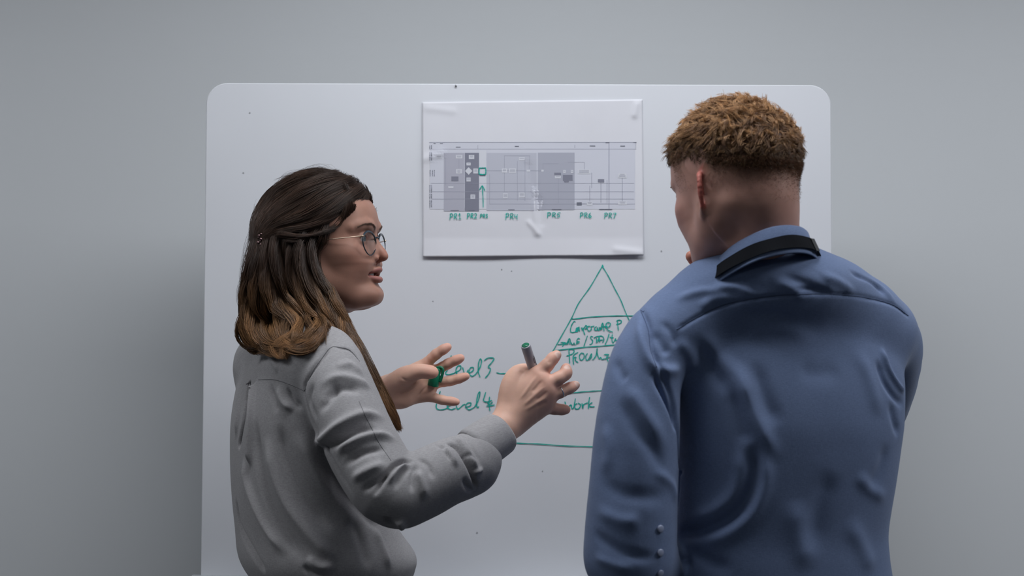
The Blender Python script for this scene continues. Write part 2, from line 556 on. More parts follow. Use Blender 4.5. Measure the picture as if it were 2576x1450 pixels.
def prect(x0, y0, x1, y1, tone, lift):
    nx = max(1, int((x1 - x0) / 25)); ny = max(1, int((y1 - y0) / 25))
    b = len(pv)
    for j in range(ny + 1):
        for i in range(nx + 1):
            cx = x0 + (x1 - x0) * i / nx; cy = y0 + (y1 - y0) * j / ny
            pv.append(onpaper(SP[1] + cx / SP[0], SP[2] + cy / SP[0], 0.0004 + 0.00012 * lift))
    for j in range(ny):
        for i in range(nx):
            a = b + j * (nx + 1) + i
            pf.append((a, a + nx + 1, a + nx + 2, a + 1)); pm.append(tone_keys.index(tone))


prect(140, 430, 1880, 1000, 'g', 0)
prect(258, 522, 432, 1018, 'a', 1); prect(436, 522, 556, 1018, 'b', 1); prect(620, 522, 1045, 1012, 'c', 1); prect(1055, 520, 1367, 1006, 'd', 1)
prect(558, 500, 618, 1000, 'w', 1)
for x0, y0, x1, y1 in ((135, 430, 1890, 434), (135, 488, 1890, 491), (545, 455, 548, 488), (1367, 455, 1371, 480), (1885, 430, 1888, 485), (1656, 432, 1662, 1000),
                       (150, 780, 1870, 782), (150, 850, 1870, 853), (150, 912, 1870, 915), (645, 955, 1880, 958), (645, 700, 648, 958), (770, 545, 990, 548), (770, 545, 773, 850),
                       (985, 545, 988, 660), (880, 590, 883, 930), (945, 570, 948, 930), (615, 672, 1100, 675), (1098, 615, 1101, 670), (1098, 612, 1230, 615),
                       (1310, 600, 1450, 603), (1448, 603, 1451, 660), (1228, 740, 1231, 950), (1510, 690, 1514, 820), (1494, 800, 1498, 945), (1588, 770, 1593, 945),
                       (1640, 755, 1644, 950), (1770, 735, 1774, 935), (1430, 953, 1740, 956), (385, 580, 388, 650), (270, 560, 273, 800)):
    prect(x0, y0, x1, y1, 'l', 2)
rng = random.Random(4)
for x0, y0, x1, y1 in ((360, 470, 400, 476), (860, 463, 895, 470), (1495, 460, 1542, 467), (1755, 461, 1795, 468), (170, 440, 190, 444), (225, 440, 250, 444), (1630, 432, 1662, 438), (1865, 430, 1892, 435),
                       (315, 1008, 385, 1013), (470, 1008, 520, 1013), (805, 1002, 858, 1008), (1175, 1000, 1255, 1006), (1575, 998, 1685, 1005), (1385, 942, 1428, 968)):
    prect(x0, y0, x1, y1, 'k', 3)
for x0, y0, x1, y1 in ((322, 722, 382, 762), (1195, 690, 1252, 712), (1268, 708, 1350, 758), (1278, 758, 1318, 772), (1565, 745, 1618, 772), (560, 704, 612, 720)):
    prect(x0, y0, x1, y1, 'b', 3)
for x0, y0, x1, y1 in ((470, 540, 516, 575), (450, 605, 486, 628), (508, 655, 548, 697), (450, 732, 486, 765), (484, 876, 524, 912), (362, 660, 410, 698), (1270, 668, 1292, 692), (1335, 668, 1356, 692),
                       (1395, 662, 1500, 700), (1085, 665, 1105, 682), (960, 665, 990, 682), (750, 655, 795, 690), (810, 655, 870, 692), (895, 560, 945, 585), (1735, 695, 1808, 735), (1735, 930, 1812, 962), (1470, 935, 1520, 968),
                       (195, 540, 240, 570), (360, 540, 415, 570), (760, 865, 800, 905), (895, 860, 945, 900), (295, 805, 340, 820), (1200, 715, 1250, 738)):
    prect(x0, y0, x1, y1, 'w', 3)
    ny = int((y1 - y0) / 9)
    for j in range(1, ny):
        w_ = (x1 - x0) * rng.uniform(0.5, 0.85); c_ = (x0 + x1) / 2
        prect(c_ - w_ / 2, y0 + 9 * j - 2, c_ + w_ / 2, y0 + 9 * j + 1.5, 'l', 4)
for y0, y1 in ((458, 490), (515, 585), (668, 720), (795, 862), (870, 912), (925, 985)):
    for xo in (136, 150) if y0 != 668 else (138, 158, 174):
        y = y0
        while y < y1:
            h_ = rng.uniform(5, 12)
            prect(xo, y, xo + 7, min(y + h_, y1), 'l' if rng.random() < 0.4 else 'k', 3); y += h_ + 3
# diamond on the dark column
b = len(pv)
for cx, cy in ((468, 643), (500, 676), (468, 709), (438, 676)):
    pv.append(onpaper(SP[1] + cx / SP[0], SP[2] + cy / SP[0], 0.0010))
pf.append((b, b + 3, b + 2, b + 1)); pm.append(tone_keys.index('w'))
me = bpy.data.meshes.new('printed_chart')
me.from_pydata(pv, [], pf)
for k in tone_keys:
    me.materials.append(print_mats[k])
me.polygons.foreach_set('material_index', pm)
po = bpy.data.objects.new('printed_chart', me); COL.objects.link(po); adopt(po, paper)


def tw_paper(px, py):
    return onpaper(px, py, 0.0014)


def pr(n_strokes, x0, x1, y0, y1):
    w = (x1 - x0) / 3.1; h = y1 - y0
    def q(l, k):
        return [(x0 + k * w * 1.05 + a * w * 0.92, y0 + b_ * h) for a, b_ in l]
    S = [q([(0.2, 0.05), (0.12, 0.5), (0.05, 1.05)], 0), q([(0.02, 0.1), (0.5, -0.02), (0.88, 0.2), (0.6, 0.48), (0.15, 0.58)], 0),
         q([(0.22, 0.05), (0.15, 0.5), (0.1, 0.95)], 1), q([(0.1, 0.08), (0.6, 0.0), (0.85, 0.2), (0.55, 0.45), (0.2, 0.52)], 1), q([(0.3, 0.5), (0.6, 0.7), (0.95, 0.95)], 1)]
    return S + [q(s, 2) for s in n_strokes]


DIG = {1: [[(0.25, 0.25), (0.55, 0.0), (0.55, 0.9)], [(0.2, 0.92), (0.9, 0.9)]],
       2: [[(0.15, 0.15), (0.5, 0.0), (0.85, 0.2), (0.6, 0.55), (0.15, 0.9)], [(0.12, 0.92), (0.5, 0.88), (0.95, 0.86)]],
       3: [[(0.1, 0.1), (0.7, 0.02), (0.8, 0.2), (0.4, 0.45), (0.85, 0.6), (0.7, 0.9), (0.1, 0.95)]],
       4: [[(0.2, 0.1), (0.12, 0.5), (0.3, 0.6), (0.8, 0.5)], [(0.8, 0.15), (0.72, 0.6), (0.75, 1.05)]],
       5: [[(0.95, 0.02), (0.35, 0.08)], [(0.35, 0.08), (0.2, 0.42), (0.6, 0.45), (0.7, 0.75), (0.1, 0.95)]],
       6: [[(0.7, 0.0), (0.25, 0.4), (0.2, 0.85), (0.55, 0.98), (0.85, 0.7), (0.55, 0.55), (0.2, 0.75)]],
       7: [[(0.1, 0.08), (0.95, 0.05), (0.6, 0.5), (0.35, 1.0)]]}
for n_, x0, x1, y0, y1 in ((1, 308, 410, 1038, 1088), (2, 455, 542, 1036, 1080), (3, 566, 632, 1042, 1074), (4, 782, 890, 1036, 1086), (5, 1135, 1252, 1028, 1072), (6, 1413, 1515, 1030, 1074), (7, 1620, 1722, 1032, 1078)):
    writing('handwritten_label', pr(DIG[n_], x0, x1, y0, y1), *SP, 2.6, parent=paper, tw=tw_paper)
writing('hand_drawn_box', [[(560, 650), (585, 650), (614, 649)], [(612, 648), (614, 676), (613, 704)], [(614, 703), (588, 706), (560, 702)], [(559, 704), (557, 676), (560, 648)]], *SP, 3.6, parent=paper, tw=tw_paper)
writing('hand_drawn_arrow', [[(592, 985), (590, 900), (584, 802)], [(560, 836), (584, 802), (606, 842)]], *SP, 3.0, parent=paper, tw=tw_paper)

# ============================================================ sculpting tools: distance fields -> surface
class Field:
    def __init__(self, lo, hi, h):
        self.lo = np.array(lo, dtype=np.float64); self.h = h
        n = np.ceil((np.array(hi) - self.lo) / h).astype(int) + 1
        self.n = n
        self.ax = [self.lo[i] + h * np.arange(n[i]) for i in range(3)]
        self.d = np.full(tuple(n), 1.0, dtype=np.float32)

    def _block(self, lo, hi, m):
        a = np.clip(np.floor((np.array(lo) - m - self.lo) / self.h).astype(int), 0, self.n)
        b = np.clip(np.ceil((np.array(hi) + m - self.lo) / self.h).astype(int) + 1, 0, self.n)
        if np.any(b <= a):
            return None
        X = self.ax[0][a[0]:b[0]][:, None, None].astype(np.float32)
        Y = self.ax[1][a[1]:b[1]][None, :, None].astype(np.float32)
        Z = self.ax[2][a[2]:b[2]][None, None, :].astype(np.float32)
        return (slice(a[0], b[0]), slice(a[1], b[1]), slice(a[2], b[2])), X, Y, Z

    def _apply(self, fn, lo, hi, k, mode):
        r = self._block(lo, hi, max(k, 3 * self.h) + self.h)
        if r is None:
            return
        sl, X, Y, Z = r
        v = fn(X, Y, Z).astype(np.float32)
        o = self.d[sl]
        if mode == 'add':
            if k > 0:
                hh = np.maximum(k - np.abs(o - v), 0) / k
                self.d[sl] = np.minimum(o, v) - hh * hh * k * 0.25
            else:
                self.d[sl] = np.minimum(o, v)
        else:
            v = -v
            if k > 0:
                hh = np.maximum(k - np.abs(o - v), 0) / k
                self.d[sl] = np.maximum(o, v) + hh * hh * k * 0.25
            else:
                self.d[sl] = np.maximum(o, v)

    def cone(self, a, b, ra, rb, k=0.01, mode='add'):
        a = np.asarray(a, float); b = np.asarray(b, float)
        ab = b - a; L2 = ab.dot(ab) + 1e-12
        r = max(ra, rb)
        def fn(X, Y, Z):
            px, py, pz = X - a[0], Y - a[1], Z - a[2]
            t = np.clip((px * ab[0] + py * ab[1] + pz * ab[2]) / L2, 0, 1)
            return np.sqrt((px - t * ab[0]) ** 2 + (py - t * ab[1]) ** 2 + (pz - t * ab[2]) ** 2) - (ra + (rb - ra) * t)
        self._apply(fn, np.minimum(a, b) - r, np.maximum(a, b) + r, k, mode)

    def chain(self, pts, rads, k=0.01, mode='add', sub=1):
        P = np.asarray(pts, float); R = np.asarray(rads, float)
        if sub > 1:
            Q = catmull(np.hstack([P, R[:, None]]), (len(P) - 1) * sub + 1)
            P, R = Q[:, :3], Q[:, 3]
        for i in range(len(P) - 1):
            self.cone(P[i], P[i + 1], R[i], R[i + 1], k, mode)

    def ell(self, c, r, M=None, k=0.01, mode='add'):
        c = np.asarray(c, float); r = np.asarray(r, float)
        M = np.eye(3) if M is None else np.asarray(M, float)   # rows = local axes
        def fn(X, Y, Z):
            px, py, pz = X - c[0], Y - c[1], Z - c[2]
            q = [(px * M[i][0] + py * M[i][1] + pz * M[i][2]) for i in range(3)]
            k0 = np.sqrt(sum((q[i] / r[i]) ** 2 for i in range(3)))
            k1 = np.sqrt(sum((q[i] / r[i] ** 2) ** 2 for i in range(3))) + 1e-6
            return k0 * (k0 - 1) / k1
        R = np.sqrt(((M * r[:, None]) ** 2).sum(0)) if True else r.max()
        self._apply(fn, c - R, c + R, k, mode)

    def func(self, fn, lo, hi, k=0.01, mode='add'):
        self._apply(fn, lo, hi, k, mode)

    def mesh(self, smooth=0):
        d = self.d
        s = d < 0
        nx, ny, nz = d.shape
        cnt = np.zeros((nx - 1, ny - 1, nz - 1), dtype=np.int8)
        for i in (0, 1):
            for j in (0, 1):
                for k in (0, 1):
                    cnt += s[i:nx - 1 + i, j:ny - 1 + j, k:nz - 1 + k]
        act = (cnt > 0) & (cnt < 8)
        idx = np.full(act.shape, -1, dtype=np.int32)
        c = np.argwhere(act)
        idx[act] = np.arange(len(c))
        acc = np.zeros((len(c), 3)); num = np.zeros(len(c))
        corners = [(i, j, k) for i in (0, 1) for j in (0, 1) for k in (0, 1)]
        val = {q: d[c[:, 0] + q[0], c[:, 1] + q[1], c[:, 2] + q[2]].astype(np.float64) for q in corners}
        for q in corners:
            for ax in range(3):
                if q[ax] == 0:
                    p = list(q); p[ax] = 1; p = tuple(p)
                    a, b = val[q], val[p]
                    m = (a < 0) != (b < 0)
                    t = a[m] / (a[m] - b[m])
                    off = np.array(q, float)[None, :].repeat(m.sum(), 0)
                    off[:, ax] = t
                    acc[m] += off; num[m] += 1
        V = self.lo + self.h * (c + acc / np.maximum(num, 1)[:, None])
        F = []
        for ax in range(3):
            a = [slice(None)] * 3; b = [slice(None)] * 3
            a[ax] = slice(0, -1); b[ax] = slice(1, None)
            sa, sb = s[tuple(a)], s[tuple(b)]
            e = np.argwhere(sa != sb)
            o1, o2 = [i for i in range(3) if i != ax]
            ok = (e[:, o1] > 0) & (e[:, o2] > 0) & (e[:, o1] < d.shape[o1] - 1) & (e[:, o2] < d.shape[o2] - 1)
            e = e[ok]
            inside = s[e[:, 0], e[:, 1], e[:, 2]]
            def cell(d1, d2):
                q = e.copy(); q[:, o1] -= d1; q[:, o2] -= d2
                return idx[q[:, 0], q[:, 1], q[:, 2]]
            quad = np.stack([cell(0, 0), cell(1, 0), cell(1, 1), cell(0, 1)], 1)
            flip = inside if ax != 1 else ~inside
            quad[~flip] = quad[~flip][:, ::-1]
            F.append(quad)
        F = np.vstack(F)
        F = F[(F >= 0).all(1)]
        for _ in range(smooth):
            V = lap(V, F)
        return V, F


def lap(V, F, w=0.5):
    A_ = np.zeros_like(V); n = np.zeros(len(V))
    for i in range(4):
        a, b = F[:, i], F[:, (i + 1) % 4]
        for p, q in ((a, b), (b, a)):
            for ax in range(3):
                A_[:, ax] += np.bincount(p, weights=V[q, ax], minlength=len(V))
            n += np.bincount(p, minlength=len(V))
    return V * (1 - w) + w * A_ / np.maximum(n, 1)[:, None]


def vnormals(V, F):
    n = np.cross(V[F[:, 2]] - V[F[:, 0]], V[F[:, 3]] - V[F[:, 1]])
    N = np.zeros_like(V)
    for i in range(4):
        for ax in range(3):
            N[:, ax] += np.bincount(F[:, i], weights=n[:, ax], minlength=len(V))
    return N / (np.linalg.norm(N, axis=1, keepdims=True) + 1e-12)


def bvh_of(V, F):
    return BVHTree.FromPolygons([tuple(p) for p in V], [tuple(int(i) for i in q) for q in F])


def hit(bvh, px, py, Yg=2.3):
    """where a line of sight first meets a surface (nearest surface point if it misses)"""
    r = ray(px, py).normalized()
    loc, nrm, i, dist = bvh.ray_cast(CAM_O, r)
    if loc is None:
        loc, nrm, i, dist = bvh.find_nearest(at(px, py, Yg))
    return np.array(loc), np.array(nrm)


def polydist(V, P):
    """distance of vertices to a polyline, with position 0..1 along it"""
    best = np.full(len(V), 1e9); tt = np.zeros(len(V))
    n = len(P) - 1
    for i in range(n):
        a, b = P[i], P[i + 1]
        ab = b - a; L2 = ab.dot(ab) + 1e-12
        t = np.clip((V - a) @ ab / L2, 0, 1)
        dd = np.linalg.norm(V - a - t[:, None] * ab, axis=1)
        m = dd < best
        best[m] = dd[m]; tt[m] = (i + t[m]) / n
    return best, tt


def folds(V, F, strokes, Yg, ppm):
    """press and raise folds in cloth along paths: (pixel path, width px, height mm [, 'both' ends faded])"""
    bvh = bvh_of(V, F)
    N = vnormals(V, F)
    D = np.zeros(len(V))
    for st in strokes:
        path, wpx, amp = st[:3]
        fade = st[3] if len(st) > 3 else 0.3
        pp = catmull(path, max(6, 4 * len(path)))
        P = np.array([hit(bvh, x, y, Yg)[0] for x, y in pp])
        keep = [0]
        for i in range(1, len(P)):
            if np.linalg.norm(P[i] - P[keep[-1]]) < 0.08:
                keep.append(i)
        P = P[keep]
        if len(P) < 2:
            continue
        w = wpx / ppm
        lo = P.min(0) - 3 * w; hi = P.max(0) + 3 * w
        m = np.all((V > lo) & (V < hi), axis=1)
        ix = np.nonzero(m)[0]
        if not len(ix):
            continue
        dd, t = polydist(V[ix], P)
        env = np.clip(np.minimum(t, 1 - t) / max(fade, 1e-3), 0, 1)
        env = env * env * (3 - 2 * env)
        D[ix] += amp * 0.001 * np.exp(-(dd / w) ** 2) * env
    return V + N * D[:, None]


def drape_noise(V, F, amp, scale, seed, stretch=(1, 1, 0.35)):
    rg = np.random.RandomState(seed)
    D = np.zeros(len(V))
    for _ in range(14):
        kvec = rg.normal(size=3) * np.array(stretch) * scale
        D += np.sin(V @ kvec + rg.uniform(0, 6.28)) / 14 ** 0.5
    return V + vnormals(V, F) * (D * amp)[:, None]


def join(parts):
    vs, fs, cs = [], [], []
    n = 0
    for V, F, C in parts:
        vs.append(V); fs.append(F + n); cs.append(np.broadcast_to(C, (len(V), 3))); n += len(V)
    return np.vstack(vs), np.vstack(fs), np.vstack(cs)


def frame_of(fwd, pitch_deg):
    """rows: forward, left, up for a head facing horizontally along fwd, chin raised by pitch"""
    f = np.array([fwd[0], fwd[1], 0.0]); f /= np.linalg.norm(f)
    up = np.array([0, 0, 1.0]); left = np.cross(up, f)
    p = math.radians(pitch_deg)
    f2 = f * math.cos(p) + up * math.sin(p)
    u2 = np.cross(f2, left)
    return np.stack([f2, left, u2])


def tube_strands(paths, radii, cols_fn=None, sides=3):
    """paths (S,n,3) -> one mesh of thin tapering strands; radii (n,)"""
    P = np.asarray(paths); S, n, _ = P.shape
    T = np.gradient(P, axis=1)
    T /= (np.linalg.norm(T, axis=2, keepdims=True) + 1e-12)
    ref = np.array([0.3, -0.9, 0.31])
    Nn = np.cross(T, ref); Nn /= (np.linalg.norm(Nn, axis=2, keepdims=True) + 1e-9)
    B = np.cross(T, Nn)
    ang = np.arange(sides) * 2 * np.pi / sides
    V = P[:, :, None, :] + radii[..., None, None] * (np.cos(ang)[None, None, :, None] * Nn[:, :, None, :] + np.sin(ang)[None, None, :, None] * B[:, :, None, :])
    V = V.reshape(-1, 3)
    s = np.arange(S)[:, None, None] * (n * sides)
    i = np.arange(n - 1)[None, :, None] * sides
    j = np.arange(sides)[None, None, :]
    k = (j + 1) % sides
    F = np.stack([s + i + j, s + i + k, s + i + sides + k, s + i + sides + j], -1).reshape(-1, 4)
    return V, F


# ============================================================ a head, in its own frame (x forward, y left, z up, metres)
def smooth_table(zs, vs):
    zz = np.linspace(zs[0], zs[-1], 300)
    t = np.interp(zz, zs, np.arange(len(zs)))
    c = catmull(np.stack([np.asarray(zs), np.asarray(vs)], 1), 600)
    return c[:, 0], c[:, 1]


def build_head(spec, h=0.0017, extra=None):
    s = spec.get('scale', 1.0)
    f = Field((-0.125, -0.105, -0.215), (0.135, 0.105, 0.14), h)
    zF = [-.116, -.110, -.104, -.095, -.085, -.077, -.066, -.055, -.045, -.039, -.030, -.015, .0, .010, .024, .040, .055, .070]
    vF = spec['front']
    zW = [-.116, -.108, -.098, -.085, -.070, -.050, -.030, -.010, .010, .03, .050, .070]
    nl = spec.get('nexp_low', 2.1)
    vW = spec['width']
    zB = [-.116, -.100, -.080, -.060, -.040, -.020, .0, .02, .05, .070]
    vB = [.010, .015, .02, .035, .06, .078, .088, .092, .088, .08]
    tF, tW, tB = smooth_table(zF, vF), smooth_table(zW, vW), smooth_table(zB, vB)
    nexp = spec.get('nexp', 2.35)
    def face(X, Y, Z):
        lift = spec.get('chin_lift', 0.0)
        Z0 = Z
        Z = Z - lift * np.clip((-.068 - Z) / .03, 0, 1)
        Fr = np.interp(Z, *tF); Wd = np.interp(Z, *tW); Bk = np.interp(Z, *tB)
        U = np.where(X > 0, Fr, Bk)
        nx = np.interp(Z, [-.08, -.03], [nl, nexp])
        r = ((np.abs(X) / U) ** nx + (np.abs(Y) / Wd) ** nx) ** (1 / nx)
        d = (r - 1) * np.minimum(U, Wd)
        return np.maximum(d, np.maximum(Z - 0.068, -0.1145 - Z))
    f.func(face, (-.1, -.09, -.12), (.12, .09, .07), 0, 'add')
    f.ell((-0.002, 0, 0.024), (.0935, .0765, .0925), k=0.02)
    # jaw, chin, cheek bones
    jw = spec.get('jaw', 1.0)
    for sg in (1, -1):
        f.chain([(.074, sg * .013, -.0985 + spec.get('chin_lift', 0.0)), (.050, sg * .031 * jw, -.090), (.016, sg * .046 * jw, -.068), (.002, sg * .052 * jw, -.035)], [.011, .0115, .012, .013], k=0.022, sub=3)
        f.ell((.058, sg * .047, -.024), (.022, .017, .017), k=0.02)
        f.ell((.074, sg * .030, -.040), (.014, .016, .016), k=0.02)
        f.ell((.046, sg * .0395, -.058), (.026, .019, .026), k=0.02)
    cl = spec.get('chin_lift', 0.0)
    f.cone((.083, -.008, -.0975 + cl), (.083, .008, -.0975 + cl), .0125, .0125, k=0.012)
    # neck
    nk = spec['neck']
    f.cone(nk[0], nk[1], nk[2], nk[3], k=0.022)
    f.cone((.034, 0, -.086), (-.020, 0, -.112), .022, .034, k=0.03)
    for sg in (1, -1):   # neck muscle running down from behind the ear
        f.cone((-.028, sg * .052, -.045), (nk[1][0] + .040, sg * .022, nk[1][2] + .015), .012, .012, k=0.02)
    # eye sockets
    for sg in (1, -1):
        f.ell((.100, sg * .032, .000), (.016, .019, .0125), k=0.012, mode='sub')
        f.ell((.104, sg * .013, .004), (.016, .007, .010), k=0.010, mode='sub')
    # brow ridge
    for sg in (1, -1):
        f.chain([(.0905, sg * .010, .0185), (.0865, sg * .030, .024), (.070, sg * .052, .018)], [.005, .0055, .005], k=0.010, sub=2)
    # lids round the eyeballs
    for sg in (1, -1):
        c = np.array([.0745, sg * .0315, .001])
        def lid(X, Y, Z, c=c):
            px, py, pz = X - c[0], Y - c[1], Z - c[2]
            d = np.sqrt(px ** 2 + py ** 2 + pz ** 2) - 0.0138
            slit = np.maximum(np.abs(pz + 0.0005 + 0.10 * np.abs(py)) - (0.0046 - 12 * py ** 2), 0.0062 - px)
            return np.maximum(d, -slit)
        f.func(lid, c - .015, c + .015, 0.004, 'add')
        f.chain([c + (.011, -sg * .012, .003), c + (.0128, 0, .0075), c + (.008, sg * .012, .0035)], [.0017, .0019, .0017], k=0.003, sub=3)
    # nose
    ns = spec.get('nose', 1.0)
    f.chain([(.0865, 0, .012), (.0905, 0, -.001), (.0980, 0, -.015), (.1073, 0, -.0295)], [.0052, .0042, .0046, .0066], k=0.008, sub=3)
    for sg in (1, -1):
        f.chain([(.084, sg * .008, .002), (.088, sg * .009, -.017), (.0905, sg * .0105, -.0305)], [.0052, .0050, .0052], k=0.010, sub=2)
        f.ell((.0945, sg * .0115, -.0315), (.0074, .0046, .0054), k=0.0022)
    f.cone((.1035, 0, -.0325), (.094, 0, -.0370), .0040, .0038, k=0.004)
    for sg in (1, -1):
        f.ell((.0985, sg * .0068, -.0370), (.0055, .0028, .0036), k=0.002, mode='sub')
    # mouth
    mo = spec.get('mouth_open', 0.004)
    f.ell((.083, 0, -.0580), (.026, .0225 + spec.get('smile', 0), mo + 0.0015), k=0.002, mode='sub')
    sm = spec.get('smile', 0.0)
    up = [(.0800 - sm * 1.6, .0235 + sm, -.0560), (.0885 - sm * .5, .0165, -.0540), (.0945, .008, -.0507), (.0972, .0025, -.0500), (.0966, 0, -.0505)]
    up = up + [(x, -y, z) for x, y, z in up[:-1][::-1]]
    lowl = [(.0800 - sm * 1.6, .0235 + sm, -.0568), (.0885 - sm * .5, .0165, -.0630), (.0945, .008, -.0662), (.0962, 0, -.0668)]
    lowl = lowl + [(x, -y, z) for x, y, z in lowl[:-1][::-1]]
    if mo < 0.002:
        lowl = [(x, y, z + 0.003) for x, y, z in lowl]
    f.chain(up, [.0014, .0022, .0029, .0031, .0029, .0031, .0029, .0022, .0014], k=0.004, sub=3)
    f.chain(lowl, [.0014, .0026, .0035, .0038, .0035, .0026, .0014], k=0.004, sub=3)
    # philtrum edges
    # ears
    for sg in (1, -1):
        e = spec.get('ear', 0.0745)
        yaw = math.radians(spec.get('ear_out', 22))
        # ear frame: a = backwards, flaring outwards; b = up
        a = np.array([-math.cos(yaw), sg * math.sin(yaw), 0.0]); up_ = np.array([-0.16, 0, 1.0]); up_ /= np.linalg.norm(up_)
        nrm = np.cross(a, up_)
        ez = spec.get('ear_at', (.004, -.014))
        o = np.array([ez[0], sg * (e - .006), ez[1]])
        E = lambda p, q, r=0.0: o + a * p + up_ * q + nrm * r * sg
        f.ell(E(.013, .002), (.0145, .030, .0035), M=np.stack([a, up_, nrm]), k=0.004)
        out_ = sg * (1 if nrm[1] * sg > 0 else -1)
        f.chain([E(.004, .004), E(.001, .016), E(.006, .027), (E(.016, .0305)), E(.026, .024), E(.029, .010), E(.026, -.004), E(.019, -.016), E(.011, -.025)],
                [.0025, .0030, .0033, .0034, .0034, .0033, .0030, .0030, .0036], k=0.003, sub=2)
        f.ell(E(.008, -.026), (.0065, .0075, .0036), M=np.stack([a, up_, nrm]), k=0.004)
        side = np.array([0, sg * 1.0, 0])
        f.ell(E(.012, -.004) + side * .006, (.008, .012, .0065), M=np.stack([a, up_, nrm]), k=0.003, mode='sub')
        f.ell(E(.017, .017) + side * .0055, (.007, .007, .004), M=np.stack([a, up_, nrm]), k=0.003, mode='sub')
        f.ell(E(.001, -.005) + side * .003, (.0035, .0055, .004), M=np.stack([a, up_, nrm]), k=0.003)
    if extra:
        extra(f)
    V, F = f.mesh(smooth=1)
    V0 = V.copy()
    return V0 * s, F, np.array(up), np.array(lowl)


def blend(C, col, w):
    w = np.clip(w, 0, 1)[:, None]
    return C * (1 - w) + np.array(col)[None, :] * w


def sstep(x, a, b):
    t = np.clip((x - a) / (b - a), 0, 1)
    return t * t * (3 - 2 * t)


def head_colors(L, up, low, skin, lip, cheek, brow, s=1.0, stubble=None):
    L = L / s
    C = np.tile(np.array(skin), (len(L), 1))
    C = blend(C, cheek, 0.55 * np.exp(-((L[:, 0] - .07) ** 2 + (np.abs(L[:, 1]) - .04) ** 2 + (L[:, 2] + .03) ** 2) / .022 ** 2))
    C = blend(C, cheek, 0.6 * np.exp(-((L[:, 0] - .105) ** 2 + L[:, 1] ** 2 + (L[:, 2] + .03) ** 2) / .014 ** 2))
    C = blend(C, cheek, 0.9 * sstep(np.abs(L[:, 1]), .0765, .080) * (1 - sstep(np.hypot((L[:, 0] + .017) / .024, (L[:, 2] + .018) / .036), .85, 1.05)))
    sx = np.array([.35, 1, 1])
    d1, _ = polydist(L * sx, np.asarray(up) * sx); d2, _ = polydist(L * sx, np.asarray(low) * sx)
    C = blend(C, lip, 0.95 * (1 - sstep(np.minimum(d1 - .0024, d2 - .0030), .0, .0016)) * (L[:, 0] > .066))
    C = blend(C, (.06, .02, .02), (L[:, 0] < .088) * (L[:, 0] > .055) * (np.abs(L[:, 1]) < .022) * (np.abs(L[:, 2] + .0585) < .0035) * (d1 > .0045) * (d2 > .0045) * 1.0)
    for sg in (1, -1):
        bp = np.array([(0, sg * .011, .0165), (0, sg * .026, .0235), (0, sg * .043, .0225), (0, sg * .053, .0175)])
        d, t = polydist(L * [0, 1, 1], bp)
        C = blend(C, brow, 0.6 * (1 - sstep(d, .0008, .0042)) * (L[:, 0] > .04) * (1 - .5 * t))
    return C


SKIN_W = (0.39, 0.205, 0.15)
M_SKIN = new_mat('skin', (0.5, 0.3, 0.22), 0.5, spec=0.35, attr='col', sss=0.12, noise=(60, 0.05), bump=(420, 0.12, 0.0006))
M_EYE = new_mat('eye_surface', (0.8, 0.8, 0.8), 0.15, attr='col')
M_TEETH = new_mat('tooth_enamel', (0.62, 0.58, 0.54), 0.3)


def hair_mat(name, rough):
    m = new_mat(name, (0.1, 0.05, 0.03), rough, spec=0.45, attr='col')
    return m


def eyeball(name, c, look, r, iris, parent):
    rings, seg = 24, 32
    vs, cs = [], []
    w = np.asarray(look, float); w /= np.linalg.norm(w)
    u = np.cross(w, [0, 0, 1]); u /= np.linalg.norm(u); v = np.cross(w, u)
    fs = []
    for i in range(rings + 1):
        th = math.pi * i / rings * (0.55 + 0.45 * i / rings)
        for j in range(seg):
            ph = 2 * math.pi * j / seg
            bul = 1 + 0.06 * math.exp(-(th / 0.35) ** 2)
            p = c + r * bul * (math.cos(th) * w + math.sin(th) * (math.cos(ph) * u + math.sin(ph) * v))
            vs.append(p)
            cs.append((0.01, 0.01, 0.01) if th < 0.16 else (iris if th < 0.46 else (0.62, 0.58, 0.56)))
    for i in range(rings):
        for j in range(seg):
            k = (j + 1) % seg
            fs.append((i * seg + j, i * seg + k, (i + 1) * seg + k, (i + 1) * seg + j))
    o = mesh_obj(name, vs, fs, M_EYE, None, True, np.array(cs))
    adopt(o, parent)
    return o


def eyebrows(V, N, s, to_world, mat, color, parent, rgn, n=170, length=.008):
    """short hairs lying along the brow, rooted on the skin (V, N in head coordinates)"""
    L = V / s
    for sg in (1, -1):
        bp = catmull([(0, sg * .011, .0165), (0, sg * .026, .0235), (0, sg * .043, .0225), (0, sg * .053, .0175)], 30)
        P, rad = [], []
        for i in range(n):
            u = rgn.uniform(0, .97); q = bp[int(u * 29)]
            wid = .0034 * (1 - .75 * u)
            y, z = q[1] + rgn.normal() * .0006, q[2] + rgn.uniform(-wid, wid)
            pts = []
            for k in range(5):
                uu = min(.999, u + k / 4 * length / .045)
                dz = (z - q[2]) * (1 - .5 * k / 4) + (.0012 * k / 4 if z < q[2] else -.0008 * k / 4)
                qq = bp[int(uu * 29)]
                yy, zz = qq[1], qq[2] + dz
                m = np.argmin((L[:, 1] - yy) ** 2 + (L[:, 2] - zz) ** 2 + (L[:, 0] < .04) * 1.0)
                pts.append(np.array([L[m, 0] + .0003 + .0009 * math.sin(math.pi * k / 4), yy, zz]) * s)
            P.append(to_world(np.array(pts)))
        P = np.array(P)
        Vv, Ff = tube_strands(P, np.full(P.shape[:2], .00016) * np.linspace(1, .3, 5)[None])
        adopt(mesh_obj('eyebrow', Vv, Ff, mat, None, True, np.tile(color, (len(Vv), 1))), parent)

